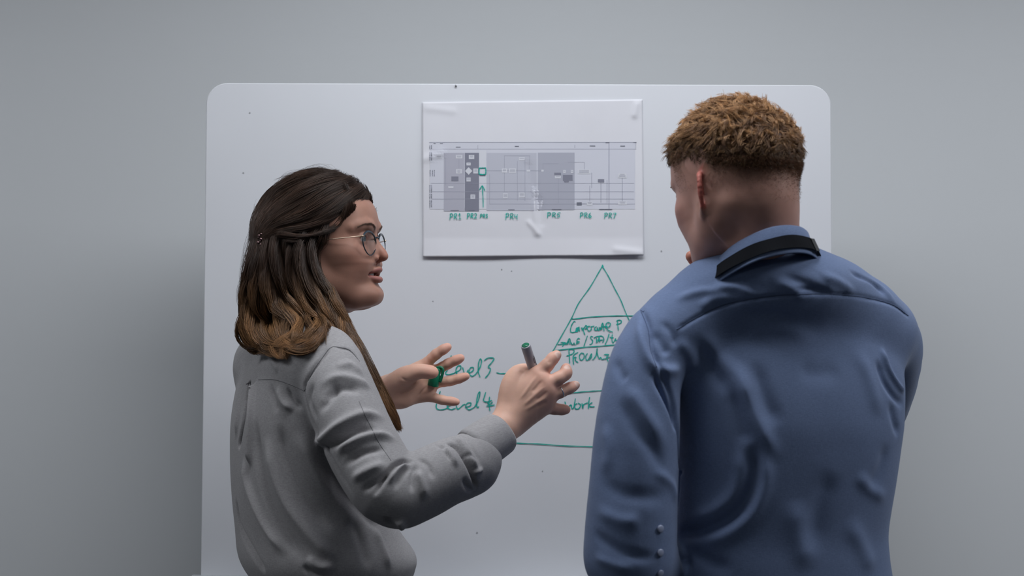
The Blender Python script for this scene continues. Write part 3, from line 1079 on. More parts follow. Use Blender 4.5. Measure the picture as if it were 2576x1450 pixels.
# ============================================================ the woman
W_O = A(810, 615, 2.38)                                  # head centre at eye height
W_R = frame_of((math.cos(math.radians(-12.5)), math.sin(math.radians(-12.5))), 4.0)
WF = np.array([math.cos(math.radians(25)), math.sin(math.radians(25)), 0.0])    # where her body faces
WL = np.array([-WF[1], WF[0], 0.0])


def w_world(L):
    return W_O + np.asarray(L) @ W_R


def w_local(P):
    return (np.asarray(P) - W_O) @ W_R.T


wbase = A(800, 1450, 2.36)
woman = empty('person', (wbase[0], wbase[1], 0.0),
              'woman with long wavy brown hair, glasses and a light grey blouse, gesturing with both hands', 'person')
w_spec = dict(
    front=[.030, .074, .0865, .0945, .0935, .0905, .0915, .0915, .0915, .0935, .0880, .0850, .0860, .0880, .0935, .0920, .0880, .0790],
    width=[.014, .027, .040, .050, .0575, .0640, .0690, .0715, .0725, .0745, .0745, .070], smile=.006, chin_lift=.0045,
    neck=((-.038, 0, -.06), (-.060, 0, -.215), .045, .050), mouth_open=.0042, ear=.0735)
WV, WFc, w_up, w_low = build_head(w_spec, 0.0016)
WC = head_colors(WV, w_up, w_low, SKIN_W, (0.34, 0.13, 0.115), (0.44, 0.18, 0.13), (0.09, 0.05, 0.035))
WVl = WV.copy()
WV = w_world(WV)


def hand(fingers, palm, thumb, wrist, lo_hi_pad=0.03, h=0.0014, nails=(), k=0.007):
    pts = [p for fg in fingers for p in fg[0]] + [p for p in palm[0]] + list(thumb[0]) + list(wrist[0])
    pts = np.array([A(*p) for p in pts])
    f = Field(pts.min(0) - lo_hi_pad, pts.max(0) + lo_hi_pad, h)
    wr = [A(*p) for p in wrist[0]]
    f.chain(wr, wrist[1], k=0.012, sub=2)
    base = wr[0]
    mcps = [A(*fg[0][0]) for fg in fingers]
    for m_, r in zip(mcps, palm[1]):
        q = base + (m_ - np.mean(mcps, 0)) * 0.45
        f.cone(q, m_, r * 1.25, r, k=0.016)
    for i in range(3):
        a = (mcps[i] + mcps[i + 1]) / 2
        q = base + (a - np.mean(mcps, 0)) * 0.5
        f.cone(q, a, palm[1][i] * 1.15, palm[1][i] * 0.80, k=0.014)
    for p, r in zip(palm[0], palm[2]):
        f.ell(A(*p), (r, r * 0.75, r), k=0.016)
    for fg in fingers:
        P = [A(*p) for p in fg[0]]
        f.chain(P, fg[1], k=k * 0.55, sub=3)
        for j in range(1, len(P) - 1):   # slight knuckle swell
            f.ell(P[j], (fg[1][j] * 1.06,) * 3, k=0.004)
    f.chain([A(*p) for p in thumb[0]], thumb[1], k=0.008, sub=3)
    for c, d in nails:
        f.ell(A(*c), (.0052, .0022, .0060), k=0.001)
    V, F = f.mesh(smooth=1)
    return V, F


R_ = lambda a, b, c, d: [a, b, c, d]
# left hand: palm to the camera, fingers spread to the right
lh_f = [
    ([(1064, 922, 2.475), (1097, 892, 2.465), (1115, 880, 2.462), (1127, 873, 2.462)], R_(.0092, .0080, .0072, .0062)),
    ([(1082, 940, 2.480), (1127, 916, 2.470), (1147, 907, 2.466), (1160, 901, 2.464)], R_(.0092, .0080, .0072, .0062)),
    ([(1084, 966, 2.480), (1132, 959, 2.472), (1155, 953, 2.468), (1173, 947, 2.466)], R_(.0090, .0078, .0070, .0062)),
    ([(1074, 996, 2.475), (1112, 1007, 2.468), (1133, 1010, 2.466), (1149, 1012, 2.466)], R_(.0086, .0070, .0064, .0056)),
]
lhV, lhF = hand(lh_f, ([(1010, 1000, 2.462), (1022, 950, 2.455), (1040, 975, 2.475)], [.0120, .0115, .0112, .0108], [.018, .017, .015]),
                ([(985, 972, 2.458), (1020, 947, 2.445), (1052, 935, 2.437), (1076, 936, 2.434), (1091, 938, 2.434)], [.017, .0145, .0100, .0086, .0072]),
                ([(968, 990, 2.472), (915, 1030, 2.49), (850, 1090, 2.52)], [.0215, .025, .030]))
# right hand: back to the camera, fingers pointing away to the right
rh_f = [
    ([(1350, 943, 2.238), (1376, 920, 2.236), (1390, 903, 2.238), (1401, 893, 2.240)], R_(.0108, .0092, .0082, .0068)),
    ([(1374, 968, 2.232), (1406, 952, 2.232), (1423, 940, 2.236), (1424, 926, 2.240)], R_(.0108, .0092, .0086, .0072)),
    ([(1380, 997, 2.236), (1410, 986, 2.238), (1433, 977, 2.242), (1449, 969, 2.246)], R_(.0104, .0086, .0076, .0062)),
    ([(1368, 1024, 2.246), (1395, 1029, 2.252), (1412, 1031, 2.256), (1425, 1031, 2.258)], R_(.0100, .0080, .0072, .0064)),
]
rhV, rhF = hand(rh_f, ([(1315, 985, 2.245), (1330, 1015, 2.25), (1300, 1010, 2.25)], [.0135, .0135, .0130, .0125], [.026, .022, .024]),
                ([(1284, 1010, 2.240), (1290, 968, 2.244), (1304, 943, 2.250), (1326, 938, 2.262), (1345, 944, 2.268)], [.018, .0155, .0125, .0110, .0085]),
                ([(1290, 1048, 2.240), (1262, 1080, 2.225), (1200, 1130, 2.195)], [.0225, .0232, .026]),
                nails=(((1426, 927, 2.2335), 0), ((1402, 894, 2.2340), 0), ((1450, 968, 2.2415), 0)))


def hand_col(V, tips, nails, skin=(0.76, 0.46, 0.35), warm=(0.78, 0.40, 0.31)):  # default for her hands: paler than her face, light on them put into colour
    C = np.tile(np.array(skin), (len(V), 1))
    for p in tips:
        d = np.linalg.norm(V - A(*p), axis=1)
        C = blend(C, warm, 0.75 * np.exp(-(d / .016) ** 2))
    for p in nails:
        d = np.linalg.norm((V - A(*p)) / np.array([1, .6, 1.15]), axis=1)
        C = blend(C, (0.85, 0.62, 0.54), 0.8 * (1 - sstep(d, .0045, .0056)))
    return C


# creases: sculpt lines into the palm and between knuckles and wrist
def carve(V, F, strokes, Yg):
    return folds(V, F, strokes, Yg, 1500.0)


lhV = carve(lhV, lhF, [([(1000, 980), (1020, 990), (1045, 975), (1060, 955)], 3, -1.3), ([(1050, 1000), (1062, 985), (1075, 972)], 3, -1.0), ([(1005, 948), (1025, 958), (1048, 955)], 3, -1.0)], 2.47)
rhV = carve(rhV, rhF, [([(1352, 942), (1330, 975), (1305, 1010)], 4, 1.1), ([(1376, 968), (1345, 995), (1312, 1025)], 4, 1.1), ([(1382, 997), (1350, 1015), (1318, 1036)], 4, 0.9),
                       ([(1366, 955), (1350, 975), (1335, 990)], 4, -1.1), ([(1380, 983), (1362, 998), (1345, 1010)], 4, -1.1), ([(1378, 1010), (1362, 1018), (1348, 1026)], 4, -1.0),
                       ([(1385, 915), (1379, 908)], 3, -0.6), ([(1330, 938), (1300, 930)], 5, 1.0)], 2.24)
lhC = hand_col(lhV, [fg[0][3] for fg in lh_f] + [(1091, 938, 2.434)], [])
rhC = hand_col(rhV, [fg[0][0] for fg in rh_f] + [fg[0][3] for fg in rh_f], [(1426, 927, 2.231), (1403, 893, 2.232), (1451, 967, 2.240)])

# coarse body under the clothes
neckb = w_world((-.050, 0, -.20))
hipc = A(815, 1470, 2.36)
shR, shL = A(835, 935, 2.225), A(668, 935, 2.50)
f = Field((-0.62, 2.0, 0.0), (0.1, 2.72, 1.55), 0.011)
f.chain([neckb + [0, 0, .03], neckb, A(745, 960, 2.36), A(750, 1150, 2.36), hipc], [.042, .040, .050, .065, .075], k=.03)
f.chain([shR, A(905, 1115, 2.16), A(1003, 1250, 2.125), A(1130, 1180, 2.17), A(1262, 1080, 2.225)], [.036, .034, .030, .030, .022], k=.02)
f.chain([neckb - [0, 0, .03], shR], [.026, .026], k=.01); f.chain([neckb - [0, 0, .03], shL], [.026, .026], k=.01)
f.chain([shL, A(740, 1110, 2.545), A(800, 1170, 2.55), A(915, 1030, 2.49)], [.028, .033, .028, .023], k=.02)
wfoot = []
for sg, st in ((1, 0.03), (-1, -0.05)):
    hp = hipc + WL * sg * .085 - [0, 0, .05]
    kn = hp + WF * (st * .4) + WL * sg * .005 - [0, 0, .42]
    an = np.array([hp[0] + WF[0] * (st - .02), hp[1] + WF[1] * (st - .02), .09])
    wfoot.append((hp, kn, an))
    f.chain([hp, kn, an], [.075, .045, .032], k=.03)
    f.cone(an - [0, 0, .045], an + WF * .13 - [0, 0, .062], .030, .020, k=.02)
bV, bF = f.mesh(smooth=1)
V, F, C = join([(WV, WFc, WC), (lhV, lhF, lhC), (rhV, rhF, rhC), (bV, bF, np.array(SKIN_W))])
adopt(mesh_obj('body', V, F, M_SKIN, None, True, C), woman)
for sg in (1, -1):
    eyeball('eyeball', w_world((.0745, sg * .0315, .001)), (np.array([1, sg * 0.0 - 0.05, -.02]) @ W_R), .0122, (0.12, 0.16, 0.17), woman)
acc = Acc()
tp = [w_world((.0915 - 14 * y * y - 60 * abs(y) ** 3, y, -.0560)) for y in np.linspace(-.019, .019, 15)]
v = []; fcs = []
for i, p in enumerate(tp):
    for dz, dx in ((.0042, -.001), (.0005, .0008), (-.0034, 0)):
        v.append(p + np.array([dx - .006, 0, dz]) @ W_R)
for i in range(14):
    for j in range(2):
        fcs.append((i * 3 + j, i * 3 + j + 1, i * 3 + j + 4, i * 3 + j + 3))
acc.add(v, fcs); acc.build('teeth', M_TEETH, woman)

# ------------------------------------------------------------ blouse
M_BLOUSE = weave_mat('grey_linen', (0.36, 0.35, 0.36), 0.9, 1500, 0.16, 0.06)
M_SEAM_W = new_mat('grey_stitching', (0.17, 0.17, 0.18), 0.9)
PPW = 1516.0
lev = [(846, 690, 772, .060), (872, 640, 800, .105), (900, 604, 830, .150), (950, 583, 880, .172), (1050, 571, 912, .172), (1150, 572, 932, .168), (1250, 579, 958, .165),
       (1330, 590, 1003, .170), (1390, 598, 1042, .175), (1430, 612, 1040, .172), (1480, 642, 1020, .160), (1530, 660, 1000, .148)]
tz = []; tx = []; ta = []; tb = []
for (y, l, r, a) in lev:
    p0, p1 = A(l, y, 2.36), A(r, y, 2.36)
    c = (p0 + p1) / 2
    hw = np.linalg.norm(p1 - p0) / 2
    b = math.sqrt(max(hw ** 2 - (WL[0] * a) ** 2, .045 ** 2)) / WF[0]
    tz.append(c[2]); tx.append(c[0]); ta.append(a); tb.append(b)
tz, tx, ta, tb = (np.array(q)[::-1] for q in (tz, tx, ta, tb))
ZZ = np.linspace(tz[0], tz[-1], 200)
CX = catmull(np.stack([tz, tx, ta, tb], 1), 400)
CX = CX[np.argsort(CX[:, 0])]


def torso_fn(CX, Fd, Ld, Yc, n=2.25):
    def fn(X, Y, Z):
        cx = np.interp(Z, CX[:, 0], CX[:, 1]); a = np.interp(Z, CX[:, 0], CX[:, 2]); b = np.interp(Z, CX[:, 0], CX[:, 3])
        px, py = X - cx, Y - Yc
        u = px * Fd[0] + py * Fd[1]; v = px * Ld[0] + py * Ld[1]
        r = ((np.abs(u) / b) ** n + (np.abs(v) / a) ** n) ** (1 / n)
        return np.maximum((r - 1) * np.minimum(a, b), np.maximum(Z - CX[-1, 0], CX[0, 0] - Z))
    return fn


f = Field((-0.60, 2.03, 0.90), (0.03, 2.70, 1.47), 0.0025)
f.func(torso_fn(CX, WF, WL, 2.36), (-.6, 2.1, .9), (0.0, 2.65, 1.46), 0)
f.chain([neckb + [0, 0, -.012], A(790, 905, 2.275), A(838, 932, 2.222)], [.052, .050, .045], k=.035, sub=2)
f.chain([neckb + [0, 0, -.012], A(690, 905, 2.44), A(668, 935, 2.49)], [.052, .048, .043], k=.035, sub=2)
f.chain([A(838, 932, 2.222), A(858, 1000, 2.195), A(908, 1115, 2.155), A(962, 1212, 2.125), A(1004, 1252, 2.118)], [.045, .052, .0525, .051, .043], k=.012, sub=3)
f.chain([A(1004, 1252, 2.118), A(1060, 1222, 2.135), A(1120, 1190, 2.155), A(1182, 1170, 2.185)], [.043, .0455, .045, .045], k=.012, sub=3)
f.chain([A(1182, 1170, 2.185), A(1192, 1155, 2.19)], [.045, .043], k=.006)
f.chain([A(668, 935, 2.49), A(735, 1110, 2.545), A(800, 1170, 2.55), A(925, 1025, 2.495)], [.043, .045, .040, .033], k=.015, sub=2)
f.cone(A(962, 985, 2.475), A(925, 1025, 2.495), .029, .030, k=0.0, mode='sub')
# neck opening
f.cone(neckb + [0, 0, -.02], w_world((-.035, 0, -.10)), .050, .050, k=.006, mode='sub')
bl_V, bl_F = f.mesh(smooth=1)
wf = [
    # sleeve folds
    ([(790, 1108), (815, 1106), (854, 1073), (912, 1047), (975, 1050)], 16, 8.5, .25), ([(800, 1135), (850, 1110), (905, 1082), (960, 1080)], 12, -6.5),
    ([(840, 1146), (885, 1116), (940, 1098), (1002, 1104)], 14, 7.5, .25), ([(862, 1172), (915, 1140), (975, 1128)], 12, -5.5),
    ([(880, 1212), (925, 1185), (975, 1165)], 14, 5.5), ([(905, 1240), (945, 1215), (985, 1190)], 10, -4),
    ([(845, 930), (880, 918), (915, 950)], 15, 4), ([(800, 975), (850, 950), (905, 962), (930, 985)], 16, 5), ([(810, 1010), (860, 980), (915, 985)], 14, -4.5),
    ([(800, 1040), (835, 1000), (850, 960)], 13, -3.5), ([(790, 960), (780, 1010), (800, 1060)], 10, -3),
    # elbow creases
    ([(1040, 1158), (1000, 1168), (965, 1205), (938, 1252)], 7, -7.5, .2), ([(1035, 1170), (1012, 1196), (990, 1235)], 7, -4.5), ([(1030, 1162), (1000, 1182), (972, 1222)], 7, 5),
    ([(1045, 1180), (1062, 1215), (1070, 1262)], 12, 4.5), ([(1050, 1165), (1038, 1200), (1035, 1245)], 7, -3.5), ([(1048, 1150), (1075, 1172), (1092, 1210)], 8, -3),
    # forearm and roll
    ([(1100, 1118), (1118, 1132), (1135, 1165)], 5, -3.5), ([(1123, 1112), (1150, 1128), (1174, 1165), (1192, 1205), (1200, 1235)], 6, -9, .15),
    ([(1138, 1100), (1160, 1118), (1186, 1155), (1208, 1200)], 8, 5), ([(1108, 1126), (1132, 1142), (1152, 1180)], 9, 4),
    ([(1150, 1092), (1175, 1110), (1196, 1140), (1210, 1175)], 5, -2.5), ([(1155, 1150), (1178, 1148), (1198, 1160)], 5, -2), ([(1185, 1195), (1202, 1186), (1216, 1180)], 6, 4), ([(1165, 1200), (1175, 1225), (1195, 1240)], 8, -4),
    # shoulder seam dips
    ([(831, 872), (809, 903), (785, 935), (765, 975), (772, 1020), (790, 1070), (815, 1120), (850, 1185), (890, 1250)], 7, -4.0, .1),
    ([(840, 876), (880, 882), (912, 915)], 5, -2.2),
    # back: pleat and long drapes
    ([(627, 960), (621, 1000), (612, 1060), (600, 1130)], 8, -17, .08), ([(627, 960), (622, 985), (618, 1010)], 7, -14, .1), ([(641, 962), (637, 1010), (632, 1080), (630, 1180)], 10, 7.5, .12), ([(608, 975), (602, 1040), (592, 1110)], 10, 4),
    ([(640, 1050), (650, 1150), (672, 1250), (715, 1340), (770, 1420)], 17, -6, .2), ([(612, 1150), (628, 1230), (665, 1320), (720, 1400)], 16, 6, .2),
    ([(672, 1090), (690, 1190), (725, 1275), (790, 1360), (850, 1420)], 20, 6.5, .2), ([(700, 1060), (722, 1160), (770, 1260), (840, 1345)], 18, -5, .2),
    ([(745, 1080), (790, 1180), (850, 1270), (905, 1330)], 20, 4.5, .2), ([(800, 1140), (850, 1220), (910, 1290), (960, 1330)], 18, -5, .2),
    ([(592, 1250), (606, 1330), (640, 1400), (668, 1445)], 12, -6, .2), ([(700, 965), (712, 1010), (740, 1035)], 12, 5), ([(720, 970), (738, 1010), (765, 1030)], 9, -4.5), ([(680, 965), (690, 1010), (700, 1040)], 10, -3.5),
    ([(770, 1400), (800, 1425), (850, 1430)], 12, 6), ([(760, 1420), (790, 1445), (830, 1450)], 9, -5),
    ([(970, 1300), (985, 1350), (1020, 1410), (1040, 1440)], 12, -7), ([(1000, 1305), (1025, 1350), (1046, 1390)], 12, 6), ([(940, 1320), (960, 1380), (985, 1440)], 14, 5),
    ([(880, 1300), (910, 1370), (930, 1440)], 16, -4), ([(650, 905), (700, 900), (745, 915)], 14, -2.5), ([(760, 900), (790, 880), (800, 865)], 10, 3.5),
    ([(660, 880), (690, 915), (700, 940)], 10, 2.5),
]
wf = [(q[0], q[1] * .78, q[2] * 1.35) + tuple(q[3:]) for q in wf]
bl_V = folds(bl_V, bl_F, wf, 2.3, 1560.0)
bl_V = drape_noise(bl_V, bl_F, .0004, 55, 3, (1, 1, .5))
blouse = adopt(mesh_obj('blouse', bl_V, bl_F, M_BLOUSE), woman)
bl_bvh = bvh_of(bl_V, bl_F)


def seam(name, paths, Yg, bvh, mat, parent, w=.00055, lift=.0001, dash=None):
    acc = Acc()
    for path in paths:
        pts = []
        for x, y in catmull(path, 10 * len(path)):
            p, n = hit(bvh, x, y, Yg)
            if pts and np.linalg.norm(p - pts[-1]) > .05:
                continue
            pts.append(p + n * lift)
        if len(pts) > 3:
            acc.add(*tube_data(pts, w, 5))
    return acc.build(name, mat, parent)


seam('seam', [[(584, 930), (600, 938), (612, 948)], [(650, 956), (690, 956), (730, 968), (766, 984)]], 2.3, bl_bvh, M_SEAM_W, blouse)
seam('seam', [[(905, 910), (880, 882), (850, 874), (831, 876), (809, 903), (785, 938), (766, 984)]], 2.3, bl_bvh, M_SEAM_W, blouse)
seam('seam', [[(903, 1010), (918, 1045), (935, 1078), (953, 1114), (984, 1160)]], 2.2, bl_bvh, M_SEAM_W, blouse, w=.0004)
# turned-up cuff with an open mouth
def ring_band(c0, c1, r_in, r_out, n=48, seg=6, wob=0.0, squash=1.0):
    """a thick-walled open cuff from c0 to c1"""
    ax = c1 - c0; Lx = np.linalg.norm(ax); ax /= Lx
    u = np.cross(ax, [0, 0, 1]); u /= np.linalg.norm(u); v = np.cross(ax, u)
    prof = [(0, r_in), (0, r_out * 1.02), (.15, r_out * 1.05), (.5, r_out * 1.03), (.85, r_out * 1.0), (.97, r_out * .985), (1.0, r_out * .96), (.99, r_in * 1.02), (.6, r_in), (.0, r_in * .98)]
    vs = []
    for j in range(n):
        a = 2 * math.pi * j / n
        for t, r in prof:
            rr = r * (1 + wob * math.sin(3 * a + 1 + 2 * t) + wob * .6 * math.sin(5 * a))
            vs.append(c0 + ax * Lx * (t + .03 * math.sin(2 * a)) + rr * (math.cos(a) * u * squash + math.sin(a) * v))
    m = len(prof)
    fs = [(j * m + i, j * m + (i + 1) % m, ((j + 1) % n) * m + (i + 1) % m, ((j + 1) % n) * m + i) for j in range(n) for i in range(m - 1)]
    return vs, fs


v, fcs = ring_band(A(1188, 1140, 2.187), A(1258, 1090, 2.224), .0325, .0352, wob=.02)
cuff = adopt(mesh_obj('cuff', v, fcs, M_BLOUSE), woman)
v, fcs = ring_band(A(925, 1025, 2.495), A(948, 1000, 2.483), .027, .030, wob=.02)
adopt(mesh_obj('cuff', v, fcs, M_BLOUSE), woman)
# stand collar
v, fcs = ring_band(neckb + [0.006, -.004, -.012], w_world((-.040, 0, -.150)), .054, .057, wob=.01)
adopt(mesh_obj('collar', v, fcs, M_BLOUSE), woman)
# cloth bag of the pleat: small loop at the top of the pleat
acc = Acc(); pt = [hit(bl_bvh, x, y, 2.3)[0] + np.array([0, -.002, 0]) for x, y in ((620, 966), (625, 964), (629, 968), (627, 975))]
acc.add(*tube_data(catmull(pt, 10), .0012, 6)); acc.build('hanging_loop', M_BLOUSE, woman)

# ------------------------------------------------------------ trousers and shoes (mostly below the frame)
M_TROU_W = weave_mat('dark_trouser_cloth', (0.035, 0.038, 0.05), 0.9, 1200, 0.15)
M_SHOE = new_mat('shoe_leather', (0.03, 0.022, 0.018), 0.4)


def trousers(hipc, legs, Fd, Ld, mat, parent, hw=.155, top=.06, r0=.095):
    allp = np.array([p for l in legs for p in l])
    f = Field(np.minimum(allp.min(0), hipc) - [.16, .16, .0], np.maximum(allp.max(0), hipc) + [.16, .16, .12], .008)
    f.lo[2] = 0.0
    M = np.stack([Fd, Ld, [0, 0, 1.0]])
    f.ell(hipc - [0, 0, .06], (.11, hw, .15), M=M, k=.03)
    for hp, kn, an in legs:
        f.chain([hp, kn, an], [r0, .066, .052], k=.03, sub=2)
    f.func(lambda X, Y, Z: (hipc[2] + top) - Z + 0 * X + 0 * Y, hipc - 1, hipc + 1, 0, 'sub') if False else None
    V, F = f.mesh(smooth=1)
    return adopt(mesh_obj('trousers', V, F, mat), parent)


def shoe(an, Fd, parent, L=.25):
    f = Field((an[0] - .3, an[1] - .3, 0.0 - .01), (an[0] + .3, an[1] + .3, .16), .005)
    c = np.array([an[0], an[1], 0]) + Fd * .055
    Ld = np.array([-Fd[1], Fd[0], 0]); M = np.stack([Fd, Ld, [0, 0, 1.0]])
    f.cone(np.array([an[0], an[1], .05]) - Fd * .02, np.array([an[0], an[1], .035]) + Fd * .13, .038, .032, k=.02)
    f.ell(c + Fd * .075 + [0, 0, .03], (.075, .043, .032), M=M, k=.02)
    f.cone(np.array([an[0], an[1], .05]), np.array([an[0], an[1], .10]), .038, .040, k=.02)
    f.func(lambda X, Y, Z: Z + 0 * X + 0 * Y, np.array([-5, -5, -.02]), np.array([5, 5, .0]), 0, 'sub')
    V, F = f.mesh(smooth=1)
    V[:, 2] = np.maximum(V[:, 2], 0.001)
    return adopt(mesh_obj('shoe', V, F, M_SHOE), parent)


trousers(hipc, wfoot, WF, WL, M_TROU_W, woman, hw=.135, r0=.088)
for hp, kn, an in wfoot:
    shoe(an, WF, woman)

# ------------------------------------------------------------ glasses
M_FRAME = new_mat('glasses_frame', (0.02, 0.035, 0.05), 0.25, spec=0.6)
M_GOLD = new_mat('glasses_arm_metal', (0.62, 0.48, 0.36), 0.3, metal=0.85)
M_LENS = new_mat('lens_glass', (0.92, 0.95, 0.97), 0.0, transmission=1.0)
M_LENS.node_tree.nodes['Principled BSDF'].inputs['IOR'].default_value = 1.06
g = bpy.data.objects.new('eyeglasses', None); COL.objects.link(g); adopt(g, woman); g['label'] = 'round dark-rimmed glasses with thin pale gold arms'
for sg in (1, -1):
    cy = sg * .0335; loop = []
    for j in range(40):
        a = 2 * math.pi * j / 40
        rx = .0245 * (1 + .04 * math.cos(2 * a)); rz = .0205
        yy = rx * math.cos(a); zz = rz * math.sin(a) * (1.0 if math.sin(a) < 0 else .92)
        yy *= 1 + .10 * math.sin(a)
        loop.append(w_world((.0978 - .11 * abs(cy + yy), cy + yy, -.0075 + zz)))
    loop.append(loop[0])
    acc = Acc(); rr = np.array([.00105 + .0009 * max(0, math.sin(2 * math.pi * j / 40)) for j in range(41)])
    acc.add(*tube_data(loop, rr, 8, cap=False)); acc.build('rim', M_FRAME, g)
    c = np.mean(loop[:-1], 0); vv = []
    for off in (.0006, -.0006):
        vv += [c + W_R[0] * (off + .0012)] + [p + W_R[0] * off for p in loop[:-1]]
    ff = [(0, 1 + j, 1 + (j + 1) % 40) for j in range(40)] + [(41, 42 + (j + 1) % 40, 42 + j) for j in range(40)] + [(1 + j, 42 + j, 42 + (j + 1) % 40, 1 + (j + 1) % 40) for j in range(40)]
    adopt(mesh_obj('lens', vv, ff, M_LENS, smooth=False), g)
    acc = Acc()
    acc.add(*tube_data([w_world(p) for p in ((.0925, sg * .0575, .0025), (.0920, sg * .0605, .0025), (.090, sg * .0625, .0020))], [.0016, .0018, .0015], 8)); acc.build('hinge', M_GOLD, g)
    acc = Acc()
    acc.add(*tube_data(catmull([w_world(p) for p in ((.091, sg * .0622, .0020), (.060, sg * .0715, .0005), (.025, sg * .0770, -.001), (-.002, sg * .0800, -.003), (-.018, sg * .0805, -.012), (-.026, sg * .0800, -.03))], 24), .0009, 6)); acc.build('arm', M_GOLD, g)
    acc = Acc()
    acc.add(*tube_data([w_world(p) for p in ((.0955, sg * .011, -.003), (.092, sg * .0095, -.008))], [.0006, .0018], 6)); acc.build('nose_pad', M_GOLD, g)
acc = Acc(); acc.add(*tube_data(catmull([w_world(p) for p in ((.0955, .0105, .002), (.0985, .004, .0035), (.0985, -.004, .0035), (.0955, -.0105, .002))], 10), .0012, 8)); acc.build('bridge', M_FRAME, g)

# ------------------------------------------------------------ hair
M_HAIR_W = hair_mat('brown_hair', 0.45)
eyebrows(WVl, None, 1.0, w_world, M_HAIR_W, (.10, .055, .035), woman, np.random.RandomState(5), 120)
M_HAIR_B = new_mat('brown_underhair', (0.1, 0.05, 0.03), 0.8, spec=0.1, attr='col')
f = Field(W_O - [.24, .18, .40], W_O + [.24, .18, .16], .0034)
cap_c = w_world((-.006, 0, .026))
f.ell(cap_c, (.104, .0865, .1025), M=W_R, k=0)
f.ell(w_world((-.055, 0, .0)), (.062, .072, .075), M=W_R, k=.03)
# clear the face: everything ahead of the hairline
def facecut(X, Y, Z):
    px, py, pz = X - W_O[0], Y - W_O[1], Z - W_O[2]
    l = [px * W_R[i][0] + py * W_R[i][1] + pz * W_R[i][2] for i in range(3)]
    hx = np.interp(l[2], [-.2, -.10, -.07, -.045, -.025, -.008, .005, .025, .045, .060, .074, .085, .10], [-.02, -.02, -.012, -.008, -.002, .015, .032, .042, .061, .0745, .084, .095, .12])
    return (hx - l[0]) * 0.75
f.func(facecut, W_O - .3, W_O + .3, .006, 'sub')
lk = lambda *q: [A(x, y, Y) for x, y, Y in q]
def lock(pts, rads, k=.02, sub=3):
    f.chain(lk(*pts), rads, k=k, sub=sub)
near = 2.315
lock([(720, 590, 2.335), (695, 660, 2.335), (690, 730, 2.33), (680, 775, 2.33)], [.045, .040, .040, .030])
lock([(745, 600, 2.36), (735, 680, 2.36), (740, 760, 2.35), (755, 830, 2.33)], [.058, .050, .045, .034])
lock([(762, 640, 2.315), (772, 710, 2.31), (800, 765, 2.305), (832, 815, 2.295), (866, 862, 2.285)], [.020, .021, .022, .020, .014])
lock([(868, 860, 2.285), (905, 910, 2.262), (940, 975, 2.250), (972, 1030, 2.245), (1003, 1080, 2.245)], [.014, .010, .0085, .006, .002])
lock([(660, 680, 2.33), (638, 740, 2.325), (632, 800, 2.315), (645, 845, 2.30)], [.020, .019, .016, .011], k=.012)
lock([(645, 845, 2.30), (690, 862, 2.285), (740, 872, 2.27), (785, 862, 2.262), (812, 838, 2.27)], [.011, .013, .015, .015, .014], k=.012)
lock([(730, 800, 2.29), (735, 850, 2.27), (752, 872, 2.262)], [.024, .018, .013], k=.012)
# the far side, mirrored through the middle of the head
f2pts = []
for pts, rads in (([(720, 590, 2.335), (695, 660, 2.335), (690, 730, 2.33), (690, 790, 2.33)], [.04, .038, .036, .02]),):
    L = w_local(np.array(lk(*pts))); L[:, 1] *= -1
    f.chain(w_world(L), rads, k=.02, sub=3)
# keep the gap inside the curl
f.cone(A(684, 808, 2.20), A(684, 808, 2.33), .0105, .0105, k=.008, mode='sub')
hV, hF = f.mesh(smooth=1)
DARK = np.array([.026, .0145, .010]); MID = np.array([.085, .042, .024]); GOLD = np.array([.34, .175, .075]); TIP = np.array([.36, .20, .10])
zmid = A(0, 700, 2.3)[2]; zlow = A(0, 860, 2.3)[2]
t = sstep(-hV[:, 2], -zmid, -zlow)[:, None]
adopt(mesh_obj('hair_base', hV, hF, M_HAIR_B, None, True, (DARK * (1 - t) + MID * t) * .7), woman)
h_bvh = bvh_of(hV, hF)
rg = np.random.RandomState(11)


